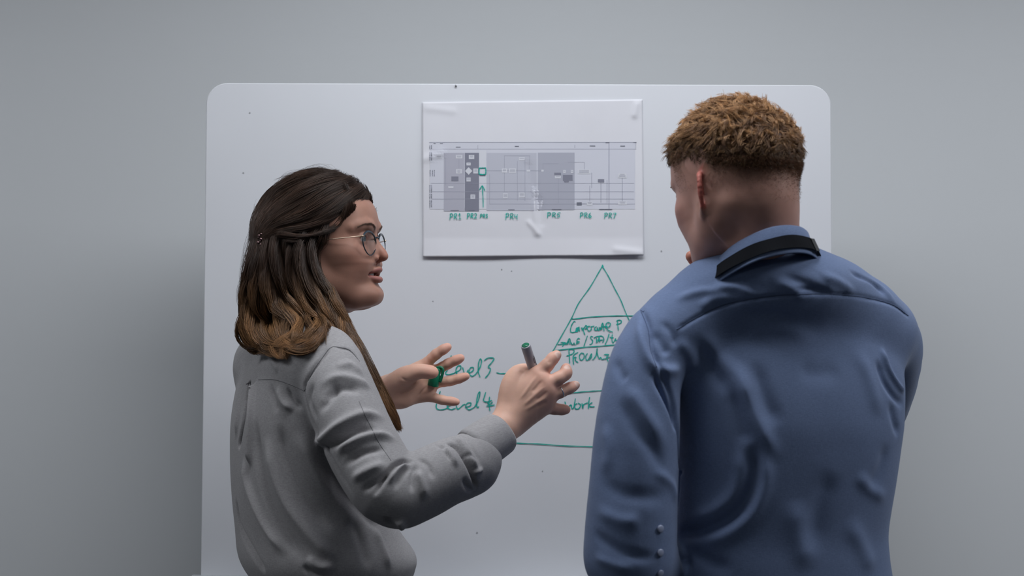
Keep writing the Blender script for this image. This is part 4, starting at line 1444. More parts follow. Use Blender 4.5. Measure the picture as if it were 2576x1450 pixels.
def family(guides, n, wave=0.0, lift=(.0005, .004), jit=3.0, Yg=2.3, npts=22, clump=0, freq=1.5, phase=0.0, ramp0=1.0, over=False):
    G = np.array([catmull(g_, npts) for g_ in guides])            # guides x npts x 2
    out, tint = [], []
    t_lat = rg.uniform(0, len(G) - 1.0001, n)
    if clump:
        cc = rg.uniform(0, len(G) - 1.0001, clump)
        near_ = cc[np.argmin(np.abs(t_lat[:, None] - cc[None]), axis=1)]
    for s in range(n):
        tl = t_lat[s]
        i = int(tl); fr = tl - i
        p = G[i] * (1 - fr) + G[i + 1] * fr
        u = np.linspace(0, 1, npts)
        if clump:
            c = near_[s]; j = int(c); fc = c - j
            pc_ = G[j] * (1 - fc) + G[j + 1] * fc
            p = p + (pc_ - p) * (0.62 * u * (1.25 - u * .5))[:, None]
            ph = c * 5.0 + phase
        else:
            ph = tl * 3.0 + phase
        T = np.gradient(p, axis=0); T /= (np.linalg.norm(T, axis=1, keepdims=True) + 1e-9)
        N = np.stack([-T[:, 1], T[:, 0]], 1)
        w = wave * np.sin(2 * np.pi * freq * u + ph) * (u ** 1.2)
        j1 = rg.normal(0, jit); j2 = rg.normal(0, jit)
        p = p + N * (w + j1 * (1 - u) + j2 * u + .5 * jit * np.sin(5 * u + rg.uniform(0, 6)) * u)[:, None]
        p += T * rg.normal(0, jit)
        lf = rg.uniform(*lift) * (1 + .8 * np.sin(2 * np.pi * freq * u + ph))
        q = np.empty((npts, 3))
        for m in range(npts):
            loc, nn = hit(h_bvh, p[m, 0], p[m, 1], Yg)
            q[m] = loc + nn * max(lf[m] * min(1, ramp0 + u[m] * 5), .0003)
            if over and p[m, 1] > 800 and p[m, 0] < 822:      # rests on the shoulder of the blouse
                bl, bn, _, _ = bl_bvh.ray_cast(CAM_O, ray(p[m, 0], p[m, 1]).normalized())
                if bl is not None and bl.y < q[m, 1] + .002:
                    q[m] = np.array(bl) + np.array(bn) * (.001 + max(lf[m], 0) * .9)
        # smooth depth jumps
        for _ in range(3):
            q[1:-1] = (q[:-2] + 2 * q[1:-1] + q[2:]) / 4
        out.append(q); tint.append(rg.normal() * .5 + (.9 * math.sin(near_[s] * 9) if clump else 0))
    out = np.array(out); tint = np.array(tint)
    seg = np.linalg.norm(np.diff(out, axis=1), axis=2)
    ok = seg.max(1) < 3.2 * np.median(seg, axis=1)
    return out[ok], tint[ok]


fams = []
top = [
    [(921, 494), (905, 512), (880, 530), (840, 562), (790, 583), (730, 588), (668, 607)],
    [(915, 480), (885, 505), (845, 538), (800, 562), (750, 575), (700, 580), (664, 605)],
    [(902, 464), (865, 485), (820, 515), (770, 545), (725, 562), (690, 575), (662, 604)],
    [(880, 449), (830, 468), (780, 495), (735, 525), (700, 550), (675, 572), (657, 600)],
    [(850, 440), (800, 450), (745, 478), (705, 508), (678, 540), (660, 570), (650, 600)],
    [(822, 436), (770, 441), (715, 465), (680, 497), (658, 535), (648, 570), (644, 605)],
    [(790, 436), (745, 443), (700, 466), (668, 500), (650, 540), (642, 580), (640, 620)]]
fams.append((family(top, 4300, wave=4, lift=(.0004, .0042), jit=3.5, clump=80, freq=1.0), 0))
# the swept-back wave over the temple
tw_ = [[(880, 512), (864, 540), (842, 566), (795, 592), (745, 590), (710, 580)], [(875, 512), (856, 545), (825, 575), (780, 596), (740, 600), (700, 598)],
       [(862, 528), (842, 560), (818, 583), (790, 600), (760, 610), (720, 612)]]
fams.append((family(tw_, 1300, wave=3, lift=(.003, .008), jit=2.5, clump=14, freq=.7), 0))
fall = [
    [(826, 568), (812, 596), (792, 630), (800, 690), (826, 728), (838, 755), (862, 795), (880, 845)],
    [(808, 574), (788, 608), (780, 650), (795, 705), (822, 750), (842, 790), (862, 830), (872, 858)],
    [(790, 575), (765, 612), (762, 670), (785, 735), (815, 780), (838, 820), (848, 848), (840, 862)],
    [(760, 575), (742, 620), (745, 690), (775, 755), (805, 798), (818, 835), (805, 862)],
    [(725, 575), (715, 625), (722, 705), (750, 765), (782, 810), (795, 845), (775, 874)],
    [(698, 575), (690, 640), (697, 712), (720, 770), (752, 815), (762, 855), (745, 886)],
    [(678, 578), (672, 650), (668, 722), (690, 775), (722, 815), (735, 855), (722, 886)],
    [(664, 582), (656, 660), (650, 733), (655, 790), (668, 835), (700, 870), (735, 889)],
    [(652, 580), (646, 660), (632, 733), (628, 790), (640, 840), (672, 872), (715, 888)],
    [(644, 575), (639, 655), (620, 728), (611, 785), (616, 836), (648, 870), (695, 882)]]
fams.append((family(fall, 6500, wave=15, lift=(.0005, .010), jit=3.4, clump=60, freq=1.6, npts=28, ramp0=.1, over=True), 1))
curl = [
    [(618, 790), (624, 835), (655, 868), (700, 882), (750, 890), (790, 872), (812, 842)],
    [(640, 800), (648, 838), (680, 862), (720, 872), (760, 874), (792, 858), (806, 836)],
    [(712, 800), (705, 840), (718, 870), (750, 889), (780, 884), (803, 862), (812, 842)],
    [(740, 805), (730, 832), (738, 855), (760, 868), (785, 864), (802, 850), (814, 838)]]
fams.append((family(curl, 3200, wave=5, lift=(.0006, .008), jit=4, clump=18, freq=1.2, Yg=2.27, over=True), 2))
longl = [
    [(800, 700), (828, 752), (858, 812), (888, 868), (925, 935), (958, 1000), (1006, 1086)],
    [(815, 720), (845, 775), (876, 832), (905, 885), (938, 950), (968, 1015), (1010, 1082)],
    [(830, 735), (858, 785), (880, 830), (912, 885), (948, 955), (980, 1020), (1014, 1075)]]
fams.append((family(longl, 1600, wave=8, lift=(.0004, .005), jit=4.2, clump=12, freq=1.3, Yg=2.26, npts=28), 3))
# loose flyaway hairs
fly = [[(652, 520), (640, 560), (634, 620), (626, 690), (622, 740)], [(700, 460), (740, 440), (790, 431), (820, 432), (845, 435)], [(880, 850), (910, 890), (940, 950), (965, 1000), (1000, 1050)]]
for g_ in fly:
    g2 = [(x - 3, y - 3) for x, y in g_]
    fams.append((family([g_, g2], 45, wave=6, lift=(.001, .008), jit=6, npts=14, Yg=2.33), 4))
Vs, Fs, Cs = [], [], []
n0 = 0
for (P, tint), kind in fams:
    S, n, _ = P.shape
    groups = [P]
    if kind in (0, 1):
        L = w_local(P.reshape(-1, 3)); L[:, 1] *= -1
        Lr = L.reshape(P.shape)
        sel = (Lr[:, :, 1].min(1) > -.002) if kind == 0 else (Lr[:, :, 0].max(1) < -.035) & (Lr[:, :, 1].min(1) > .0)
        far = w_world(L).reshape(P.shape)[sel][::3]
        groups.append(far)
        tfar = tint[sel][::3]
    for gi, Q in enumerate(groups):
        tn = tint if gi == 0 else tfar
        rad = np.full(Q.shape[:2], .00029 if kind != 4 else .00016) * (1.0 if gi == 0 else 1.8)
        u = np.linspace(0, 1, n)
        rad = rad * ((1 - .75 * np.clip((u - .8) / .2, 0, 1)) * (.3 + .7 * np.clip(u / .12, 0, 1)))[None, :]
        if kind == 4: rad *= (1 - .6 * u)[None, :]
        V, F = tube_strands(Q, rad)
        z = Q[:, :, 2]
        t = sstep(-z, -A(0, 660, 2.3)[2], -A(0, 870, 2.3)[2])
        if kind == 3:
            t = 0.35 + 0.65 * sstep(-z, -A(0, 860, 2.3)[2], -A(0, 1040, 2.3)[2]) * 1.0
            t = np.clip(t * .75, 0, 1)
        if kind == 2: t = np.clip(t * .5 + .55, 0, 1)
        t = np.clip(t * (1 + .35 * tn[:, None]), 0, 1)[..., None]
        base = DARK * np.exp(.60 * tn)[:, None, None] + (MID - DARK) * .28
        c = base * (1 - t) + (GOLD * .8 * np.exp(.35 * tn)[:, None, None]) * t
        Cs.append(np.repeat(c.reshape(-1, 3), 3, axis=0)); Vs.append(V); Fs.append(F + n0); n0 += len(V)
adopt(mesh_obj('hair', np.vstack(Vs), np.vstack(Fs), M_HAIR_W, None, True, np.clip(np.vstack(Cs), 0, 1)), woman)
# dark jewelled hair clip
acc = Acc()
for k_ in range(7):
    p, n_ = hit(h_bvh, 660 + 3.5 * math.cos(k_ * 1.9), 592 + k_ * 4.2, 2.33)
    rr = .0022 + .0008 * (k_ % 2)
    acc.add(*tube_data([p + n_ * .003, p + n_ * (.006 + rr)], [rr, rr * .5], 7))
acc.build('hair_clip', new_mat('clip_metal', (.25, .16, .16), .25, metal=.8), woman)
# wedding ring
c = A(1411, 985.5, 2.238); d = A(1433, 977, 2.242) - A(1410, 986, 2.238); d /= np.linalg.norm(d)
u = np.cross(d, [0, 0, 1]); u /= np.linalg.norm(u); v = np.cross(d, u)
acc = Acc(); acc.add(*tube_data([c + .0094 * (math.cos(a) * u + math.sin(a) * v) for a in np.linspace(0, 2 * math.pi, 33)], .0014, 8, cap=False))
acc.build('ring', new_mat('silver', (.8, .8, .82), .18, metal=1.0), woman)

# ------------------------------------------------------------ marker and its cap
M_BARREL = new_mat('marker_barrel', (0.42, 0.42, 0.46), 0.45)
M_GREEN = new_mat('green_plastic', (0.004, 0.17, 0.085), 0.35)
m0 = A(1322, 869, 2.220); md_ = A(1340, 925, 2.2455) - m0; md_ /= np.linalg.norm(md_)
mk = empty('marker_pen', tuple(m0), 'pale grey barrelled marker pen with green end plug in the woman\'s raised right hand', 'marker')
acc = Acc()
acc.add(*tube_data([m0 + md_ * s for s in (.0, .0004, .0012, .003, .09, .095)], [.0066, .0074, .0077, .0078, .0078, .0070], 28)); acc.build('barrel', M_BARREL, mk)
acc = Acc(); acc.add(*tube_data([m0 - md_ * .0003, m0 + md_ * .002], [.0061, .0061], 24)); acc.build('end_plug', M_GREEN, mk)
acc = Acc(); acc.add(*tube_data([m0 + md_ * s for s in (.095, .103, .104, .112)], [.0062, .0050, .0028, .0020], 16)); acc.build('nib', M_GREEN, mk)
u = np.cross(md_, [0, 1, 0]); u /= np.linalg.norm(u); v = np.cross(md_, u)
if v[1] > 0: v = -v
if u[0] < 0: u = -u
acc = Acc()
for s0, s1, a0, a1 in ((.022, .040, .15, .62), (.024, .034, .75, .95)):
    vv = []; n = 6
    for s_ in np.linspace(s0, s1, 4):
        for a in np.linspace(a0, a1, n):
            vv.append(m0 + md_ * s_ + .00795 * (math.cos(a) * u + math.sin(a) * v))
    acc.add(vv, [(i * n + j, i * n + j + 1, (i + 1) * n + j + 1, (i + 1) * n + j) for i in range(3) for j in range(n - 1)])
acc.build('printed_mark', new_mat('dark_print', (.07, .07, .09), .5), mk)
c0 = A(1099, 926, 2.458); c1 = A(1089, 971, 2.462)
cp = empty('pen_top', tuple(c0), 'bright green marker cap pinched between the woman\'s left thumb and fingers', 'pen top')
acc = Acc(); dd = (c1 - c0)
acc.add(*tube_data([c0 + dd * s for s in (-.02, 0, .04, .35, .38, .97, 1.0, 1.0, .5)], [.0045, .0072, .0082, .0086, .0093, .0098, .0096, .0080, .0078], 24)); acc.build('cap_shell', M_GREEN, cp)
acc = Acc(); off = np.array([.0095, -.003, 0])
acc.add(*tube_data(catmull([c0 + dd * .0, c0 + off * .8 + dd * -.02, c0 + off * 1.25 + dd * .15, c0 + off * 1.25 + dd * .55, c0 + off * 1.15 + dd * .8], 14), .0026, 8)); acc.build('clip', M_GREEN, cp)

# ============================================================ the man
PPM = 1754.0
MYAW = math.radians(90 + 9.2 * -1 + 46)          # looks left and away, towards the woman
M_O = A(1855, 460, 2.05)
mf = np.array([math.cos(MYAW), math.sin(MYAW)])
M_R = frame_of(mf, -15.0)
MF = np.array([-.20, .98, 0.0]); MF /= np.linalg.norm(MF)
ML = np.array([-MF[1], MF[0], 0.0])
MS = 1.0


def m_world(L):
    return M_O + np.asarray(L) @ M_R


def m_local(P):
    return (np.asarray(P) - M_O) @ M_R.T


mbase = A(1950, 1450, 2.09)
man = empty('person', (mbase[0], mbase[1], 0.0),
            'man with short ginger hair, blue shirt and black lanyard, seen from behind', 'person')
m_nb = m_local(A(1926, 648, 2.060)) / MS
m_spec = dict(
    front=[.034, .078, .0895, .0965, .0955, .0925, .0925, .0915, .0915, .0935, .0885, .0865, .0870, .0900, .0955, .0925, .0870, .0780],
    width=[.018, .034, .047, .056, .063, .0680, .0710, .0720, .0725, .0745, .0745, .070],
    neck=((-.030, 0, -.03), tuple(m_nb), .051, .054), mouth_open=.0008, ear=.0750, ear_out=50, ear_at=(.008, -.026), jaw=1.10, scale=MS, nexp_low=2.25)
MV, MFc, m_up, m_low = build_head(m_spec, 0.0021, extra=lambda f: f.ell((-.040, 0, -.050), (.036, .046, .040), k=.03))
SKIN_M = (0.56, 0.31, 0.255)
MC = head_colors(MV, m_up, m_low, SKIN_M, (0.42, 0.16, 0.14), (0.60, 0.15, 0.13), (0.20, 0.10, 0.05), MS)
Ls = MV / MS


def hair_edge(L):
    """height of the hairline/fade boundary around the head: >0 inside the long top hair"""
    x, y, z = L[:, 0], L[:, 1], L[:, 2]
    zb = np.interp(x, [-.10, -.06, -.02, .02, .05, .075, .10], [.000, .014, .034, .052, .058, .062, .068])
    return z - zb


he = hair_edge(Ls)
cap_d = (Ls[:, 0] < .068)
fade = sstep(he, -.055, .0) * cap_d * (np.abs(Ls[:, 1]) < .079) * sstep(Ls[:, 0], .062, .040)
fade = np.maximum(fade, sstep(he, -.003, .006) * (Ls[:, 0] < .088))
low_ = sstep(Ls[:, 2], -.075, -.045) * sstep(-Ls[:, 0], -.035, .02)
MC = blend(MC, (0.22, 0.12, 0.075), np.clip(.85 * fade ** 1.3 + .30 * low_, 0, .92))
MVl = MV.copy()
MNl = vnormals(MVl, MFc)
MV = m_world(MV)

# his right hand, raised to his chin: fingertips just show past the collar
mh_f = [
    ([(1812, 712, 2.235), (1785, 682, 2.215), (1758, 662, 2.190), (1738, 645, 2.180)], R_(.0115, .0105, .0098, .0084)),
    ([(1820, 735, 2.225), (1792, 702, 2.205), (1766, 690, 2.185), (1745, 679, 2.180)], R_(.0115, .0105, .0098, .0084)),
    ([(1828, 756, 2.220), (1802, 732, 2.195), (1790, 720, 2.185), (1782, 716, 2.185)], R_(.0112, .0100, .0094, .0080)),
    ([(1838, 776, 2.220), (1815, 756, 2.195), (1805, 747, 2.190), (1797, 742, 2.190)], R_(.0105, .0090, .0084, .0074)),
]
mhV, mhF = hand(mh_f, ([(1850, 770, 2.24)], [.0140, .0140, .0135, .0125], [.028]),
                ([(1872, 775, 2.27), (1845, 735, 2.285), (1822, 705, 2.280), (1805, 688, 2.270)], [.019, .0150, .0115, .0100]),
                ([(1880, 805, 2.25), (1925, 870, 2.27), (1985, 940, 2.29)], [.028, .031, .036]), h=.0018)
mhC = hand_col(mhV, [fg[0][3] for fg in mh_f], [], skin=(.56, .27, .20), warm=(.66, .26, .18))

m_sL, m_sR = A(1668, 850, 2.03), A(2215, 815, 2.13)
m_neck = A(1930, 690, 2.06)
m_hip = A(1955, 1475, 2.10)
f = Field((0.10, 1.75, 0.0), (0.78, 2.62, 1.60), 0.012)
f.chain([A(1925, 650, 2.08), A(1930, 720, 2.10), A(1945, 900, 2.10), A(1950, 1150, 2.10), m_hip], [.042, .042, .065, .070, .075], k=.02)
f.chain([A(1935, 780, 2.09), m_sL], [.028, .028], k=.01); f.chain([A(1935, 780, 2.09), m_sR], [.028, .028], k=.01)
mlh = A(1790, 1360, 2.30)
f.chain([m_sL, A(1600, 1120, 1.995), A(1592, 1400, 1.99), A(1690, 1400, 2.14), mlh], [.036, .034, .030, .028, .024], k=.02)
f.ell(mlh + [.03, .03, 0], (.045, .03, .035), k=.02)
f.chain([m_sR, A(2200, 980, 2.26), A(2175, 1080, 2.33), A(1990, 945, 2.29), A(1880, 805, 2.25)], [.036, .034, .032, .028, .024], k=.02)
mfoot = []
for sg, st in ((1, 0.02), (-1, -0.03)):
    hp = m_hip + ML * sg * .09 - [0, 0, .06]
    kn = hp + MF * .01 + ML * sg * .01 - [0, 0, .45]
    an = np.array([hp[0] + MF[0] * st + ML[0] * sg * .02, hp[1] + MF[1] * st + ML[1] * sg * .02, .09])
    mfoot.append((hp, kn, an))
    f.chain([hp, kn, an], [.075, .05, .035], k=.03)
    f.cone(an - [0, 0, .045], an + MF * .14 - [0, 0, .060], .032, .022, k=.02)
bV, bF = f.mesh(smooth=1)
V, F, C = join([(MV, MFc, MC), (mhV, mhF, mhC), (bV, bF, np.array(SKIN_M))])
adopt(mesh_obj('body', V, F, M_SKIN, None, True, C), man)
for sg in (1, -1):
    eyeball('eyeball', m_world(np.array((.0745, sg * .0315, .001)) * MS), (np.array([1, 0, 0]) @ M_R), .0125, (0.10, 0.16, 0.20), man)

# ------------------------------------------------------------ shirt
M_SHIRT = weave_mat('blue_chambray', (0.15, 0.205, 0.35), 0.85, 1700, 0.12, 0.04)
M_SEAM_M = new_mat('navy_stitching', (0.07, 0.10, 0.19), 0.9)
lev = [(640, 1850, 2010, .048), (670, 1800, 2070, .085), (720, 1735, 2140, .12), (790, 1690, 2215, .155), (850, 1662, 2262, .178), (950, 1668, 2278, .186), (1050, 1684, 2274, .184), (1130, 1692, 2262, .180), (1220, 1696, 2250, .178),
       (1330, 1692, 2232, .174), (1400, 1688, 2236, .176), (1470, 1684, 2246, .180), (1560, 1690, 2246, .178)]
rows = []
for (y, l, r, a) in lev:
    p0, p1 = A(l, y, 2.08), A(r, y, 2.08)
    hw = np.linalg.norm(p1 - p0) / 2
    a_ = hw * 1.01
    b_ = np.interp(y, [640, 720, 790, 850, 950, 1080, 1330, 1560], [.035, .058, .076, .092, .108, .119, .113, .118])
    rows.append((p0[2], (p0[0] + p1[0]) / 2, a_, b_))
rows = np.array(rows)[::-1]
CXm = catmull(rows, 400); CXm = CXm[np.argsort(CXm[:, 0])]
f = Field((0.05, 1.86, 0.93), (0.82, 2.48, 1.54), 0.0028)
f.func(torso_fn(CXm, MF, ML, 2.085, 2.35), (.05, 1.85, .93), (.85, 2.5, 1.56), 0)
f.chain([m_neck - [0, 0, .035], A(1770, 795, 2.045), A(1668, 858, 2.02)], [.056, .050, .048], k=.035, sub=2)
f.chain([m_neck - [0, 0, .035], A(2110, 775, 2.085), A(2212, 835, 2.125)], [.058, .052, .050], k=.035, sub=2)
f.chain([A(1656, 864, 2.02), A(1620, 945, 2.00), A(1604, 1080, 1.99), A(1592, 1250, 1.985), A(1584, 1400, 1.985)], [.050, .050, .0565, .0595, .061], k=.010, sub=3)
f.chain([A(1584, 1400, 1.985), A(1640, 1425, 2.06), A(1720, 1400, 2.20), A(1760, 1375, 2.26)], [.060, .052, .045, .040], k=.012, sub=2)
f.chain([A(2212, 835, 2.125), A(2224, 890, 2.19), A(2208, 985, 2.27), A(2185, 1060, 2.32)], [.052, .054, .052, .048], k=.012, sub=3)
f.chain([A(2185, 1060, 2.32), A(2080, 1010, 2.31), A(1985, 940, 2.29), A(1925, 870, 2.27)], [.047, .045, .042, .038], k=.012, sub=2)
f.cone(A(1990, 945, 2.29), A(1900, 835, 2.26), .032, .032, k=0, mode='sub')
f.ell(A(1942, 722, 2.050), (.115, .086, .055), k=.05)
f.cone(A(1922, 648, 2.065), A(1905, 560, 2.03), .050, .058, k=.006, mode='sub')
sV, sF = f.mesh(smooth=1)
mf_ = [
    # armhole crease and shoulder blade
    ([(1612, 775), (1632, 830), (1640, 880), (1660, 930), (1690, 1000), (1706, 1080), (1708, 1180), (1704, 1300)], 8, -6, .08),
    ([(1640, 935), (1668, 985), (1692, 1040), (1702, 1090)], 9, -14, .25),
    ([(1605, 790), (1615, 860), (1640, 915), (1680, 935), (1720, 925)], 15, 6.5, .2), ([(1700, 850), (1735, 895), (1740, 940)], 16, 4), ([(1640, 830), (1665, 870), (1680, 900)], 12, -4),
    ([(1660, 805), (1690, 840), (1700, 880)], 10, -3), ([(1770, 830), (1800, 890), (1860, 960), (1880, 1040)], 24, 4.5), ([(1740, 840), (1790, 920), (1830, 1000)], 18, -3.5),
    # sleeve
    ([(1565, 960), (1600, 1010), (1640, 1070), (1680, 1140)], 20, 4.5), ([(1555, 1000), (1590, 1060), (1640, 1130), (1675, 1200)], 18, -4), ([(1545, 900), (1560, 940), (1580, 960)], 14, -3),
    ([(1500, 1200), (1560, 1240), (1630, 1250), (1690, 1240)], 20, -3.5), ([(1495, 1280), (1560, 1310), (1620, 1310)], 18, 4), ([(1640, 1180), (1690, 1220), (1700, 1270)], 14, 3.5),
    ([(1490, 1330), (1530, 1370), (1600, 1400), (1660, 1400)], 14, -4), ([(1490, 1400), (1540, 1420), (1600, 1440)], 14, 4), ([(1520, 1060), (1530, 1130), (1520, 1200)], 18, 3),
    # yoke and back
    ([(1700, 832), (1760, 795), (1830, 765), (1930, 747), (2040, 740), (2150, 745), (2240, 765), (2290, 800)], 5, -2.5, .05),
    ([(1760, 780), (1790, 755), (1850, 745)], 12, 3.5), ([(1690, 760), (1760, 735), (1830, 735)], 12, 4), ([(1790, 700), (1870, 708), (1930, 735)], 11, -4.5), ([(1780, 728), (1850, 722), (1900, 748)], 12, 4),
    ([(1960, 690), (2030, 715), (2080, 745)], 12, -4), ([(1930, 700), (1990, 725), (2030, 755)], 12, 3.5), ([(1985, 730), (2050, 728), (2100, 738)], 7, -5), ([(2060, 690), (2110, 710), (2160, 745)], 13, 3.5),
    ([(2130, 680), (2190, 710), (2230, 745)], 8, -5), ([(2150, 690), (2210, 720), (2260, 770)], 12, 3), ([(1850, 800), (1930, 790), (2000, 800)], 14, -3), ([(1870, 840), (1960, 830), (2060, 850)], 24, 3),
    # diagonal drape in the middle, pouch on the left
    ([(1860, 900), (1880, 1000), (1915, 1080), (1965, 1170)], 20, 6), ([(1895, 900), (1925, 1000), (1960, 1080)], 20, -4), ([(1840, 960), (1860, 1060), (1880, 1130)], 20, -4),
    ([(1890, 1110), (1898, 1200), (1870, 1270), (1815, 1315), (1750, 1338), (1700, 1345)], 17, -9, .15), ([(1915, 1120), (1925, 1210), (1895, 1290), (1830, 1345), (1760, 1370)], 20, 5, .2),
    ([(1860, 1120), (1862, 1190), (1840, 1250), (1790, 1290), (1730, 1310)], 20, 4, .2),
    ([(2215, 870), (2235, 930), (2262, 975), (2284, 995)], 9, 6, .2), ([(2205, 900), (2225, 960), (2255, 1005), (2280, 1020)], 10, -5.5, .2), ([(2238, 1005), (2250, 1060), (2262, 1100)], 14, -5),
    ([(2150, 870), (2190, 960), (2215, 1060)], 22, 3.5), ([(2230, 1110), (2215, 1180), (2180, 1240)], 20, -3.5), ([(2150, 1190), (2190, 1230), (2235, 1260)], 18, 3.5),
    ([(2100, 1180), (2060, 1280), (2040, 1400)], 30, -4), ([(2000, 1250), (2010, 1350), (2040, 1440)], 30, 4), ([(2130, 1300), (2170, 1380), (2200, 1445)], 26, 4), ([(1720, 1380), (1780, 1410), (1850, 1440)], 20, -4),
    ([(1700, 1360), (1715, 1400), (1740, 1445)], 14, -6), ([(2000, 930), (2060, 940), (2120, 930)], 26, -2.5),
]
mf_ = [(q[0], q[1] * .95, q[2] * 1.0) + tuple(q[3:]) for q in mf_]
sV = folds(sV, sF, mf_, 2.05, PPM)
sV = drape_noise(sV, sF, .0006, 40, 9, (1, 1, .5))
shirt = adopt(mesh_obj('shirt', sV, sF, M_SHIRT), man)
s_bvh = bvh_of(sV, sF)
seam('seam', [[(1702, 830), (1760, 795), (1830, 765), (1930, 747), (2040, 740), (2150, 745), (2240, 765), (2285, 795)]], 2.0, s_bvh, M_SEAM_M, shirt, w=.0007)
seam('seam', [[(1608, 772), (1630, 830), (1636, 880), (1652, 925)]], 2.0, s_bvh, M_SEAM_M, shirt, w=.0006)
for py in (1331, 1391, 1443):
    p, n = hit(s_bvh, 1660, py, 2.0)
    acc = Acc()
    acc.add(*tube_data([p, p + n * .0022, p + n * .0028], [.0050, .0052, .0040], 16))
    acc.build('button', new_mat('pearl_button', (.30, .34, .48), .25, spec=.7), shirt)

# collar: stand and fall, tilted with the neck
CT = np.array([-.50, .86, 0.0]); CT /= np.linalg.norm(CT)
cc = A(1916, 648, 2.035)


def collar_pt(a, r, dz, tilt=.55):
    d = np.array([math.cos(a), math.sin(a), 0.0])
    back = max(0.0, -d.dot(CT))
    r = .058 + (r - .058) * (1 - .18 * back)
    p = d * r
    return cc + p + np.array([0, 0, dz - tilt * p.dot(CT)])


prof = [(.060, -.030), (.0605, -.008), (.0630, .0045), (.0665, .0065), (.0700, .003), (.0745, -.010), (.0810, -.026), (.0870, -.0400), (.0880, -.0425), (.0865, -.0432), (.079, -.030), (.071, -.012)]
n = 96; gap = 0.34
a_f = math.atan2(CT[1], CT[0])
vs = []
for j in range(n):
    a = a_f + gap + (2 * math.pi - 2 * gap) * j / (n - 1)
    frontness = max(0, math.cos(a - a_f))
    for k_, (r, dz) in enumerate(prof):
        rr = r * (1 + .012 * math.sin(3 * a) + .008 * math.sin(7 * a + r * 90))
        vs.append(collar_pt(a, rr * (1 + .10 * frontness), dz * (1 + .5 * frontness)))
m = len(prof)
fs = [(j * m + i, (j + 1) * m + i, (j + 1) * m + (i + 1) % m, j * m + (i + 1) % m) for j in range(n - 1) for i in range(m)]
fs.append(tuple(range(m))); fs.append(tuple(range((n - 1) * m, n * m))[::-1])
collar = adopt(mesh_obj('collar', vs, fs, M_SHIRT), man)
# lanyard: ribbon round the collar and down the chest
M_LAN = new_mat('black_ribbon', (0.004, 0.005, 0.008), 0.85, spec=0.15, bump=(900, .2, .0004))
vs = []
pts = []
for j in range(90):
    a = a_f + .55 + (2 * math.pi - 1.1) * j / 89
    up_ = collar_pt(a, .0775 + .0008 * math.sin(9 * a), -.0130); lo_ = collar_pt(a, .0875 + .0008 * math.sin(7 * a), -.0350)
    pts.append((up_, lo_))
chest = np.array([m_neck[0] - .03, m_neck[1] + .17, m_neck[2] - .34])
def tail(pair):
    out = []
    u0, l0 = pair
    c0_ = (u0 + l0) / 2
    for k_ in range(1, 15):
        t = k_ / 14
        c = c0_ * (1 - t) + chest * t + MF * (.055 * math.sin(math.pi * min(1, t * 1.4) * .8))
        w = .010
        out.append((c - ML * w, c + ML * w))
    return out
seq = [tuple(p[::1]) for p in pts]
full = seq
vs = []
for u_, l_ in full:
    nrm = np.cross(l_ - u_, [0, 0, 1.0])
    o_ = (u_ + l_) / 2 - cc; o_[2] = 0; o_ /= np.linalg.norm(o_)
    for q in (u_, l_):
        vs.append(q + o_ * .0016)
    for q in (l_, u_):
        vs.append(q + o_ * .0004)
fs = []
for j in range(len(full) - 1):
    for i in range(4):
        fs.append((j * 4 + i, j * 4 + (i + 1) % 4, (j + 1) * 4 + (i + 1) % 4, (j + 1) * 4 + i))
fs.append((3, 2, 1, 0)); e = (len(full) - 1) * 4; fs.append((e, e + 1, e + 2, e + 3))
lan = adopt(mesh_obj('lanyard', vs, fs, M_LAN, smooth=False), man)
acc = Acc()
for pair in (pts[0], pts[-1]):
    c0_ = (pair[0] + pair[1]) / 2
    acc.add(*tube_data(catmull([c0_, c0_ + [0, .03, -.05], (c0_ + chest) / 2 + [0, .05, 0], chest + [0, .015, 0]], 20), .004, 6))
acc.build('lanyard_tail', M_LAN, lan)
p, q = pts[52]
acc = Acc()
o_ = (p + q) / 2 - cc; o_[2] = 0; o_ /= np.linalg.norm(o_)
t_ = np.cross(o_, [0, 0, 1.0])
vv = [p + o_ * .003 + t_ * .006, p + o_ * .003 - t_ * .006, q + o_ * .003 - t_ * .006, q + o_ * .003 + t_ * .006]
vv += [v_ - o_ * .002 for v_ in vv]
acc.add(vv, [(0, 1, 2, 3), (7, 6, 5, 4), (0, 4, 5, 1), (1, 5, 6, 2), (2, 6, 7, 3), (3, 7, 4, 0)])
acc.build('lanyard_clasp', new_mat('black_plastic', (.012, .012, .014), .35), lan, smooth=False)

M_TROU_M = weave_mat('navy_trouser_cloth', (0.02, 0.024, 0.045), 0.9, 1200, 0.12)
trousers(m_hip, mfoot, MF, ML, M_TROU_M, man, hw=.165, r0=.10)
for hp, kn, an in mfoot:
    shoe(an, MF, man)

# ------------------------------------------------------------ his hair
M_HAIR_M = hair_mat('ginger_hair', 0.5)
rh = np.random.RandomState(21)
Lh = MVl / MS
he = hair_edge(Lh)
inside = (he > -.016) & (Lh[:, 0] < .085) & (Lh[:, 2] > -.01)
# front hairline across the forehead
inside &= (Lh[:, 2] > np.interp(Lh[:, 0], [-.1, .06, .075, .09], [-1, .04, .055, .072]))
idx = np.nonzero(inside)[0]
NS = 19000
pick = idx[rh.randint(0, len(idx), NS)]
root = MVl[pick] + rh.normal(size=(NS, 3)) * .0009
nor = MNl[pick]
hr = he[pick] + .012
# clumps
NC = 1800
ci = idx[rh.randint(0, len(idx), NC)]
cpos = MVl[ci]
near_i = np.empty(NS, int)
for s_ in range(0, NS, 3000):
    d2 = ((root[s_:s_ + 3000, None, :] - cpos[None]) ** 2).sum(-1)
    near_i[s_:s_ + 3000] = d2.argmin(1)
crand = rh.normal(size=(NC, 3))
L0 = root / MS
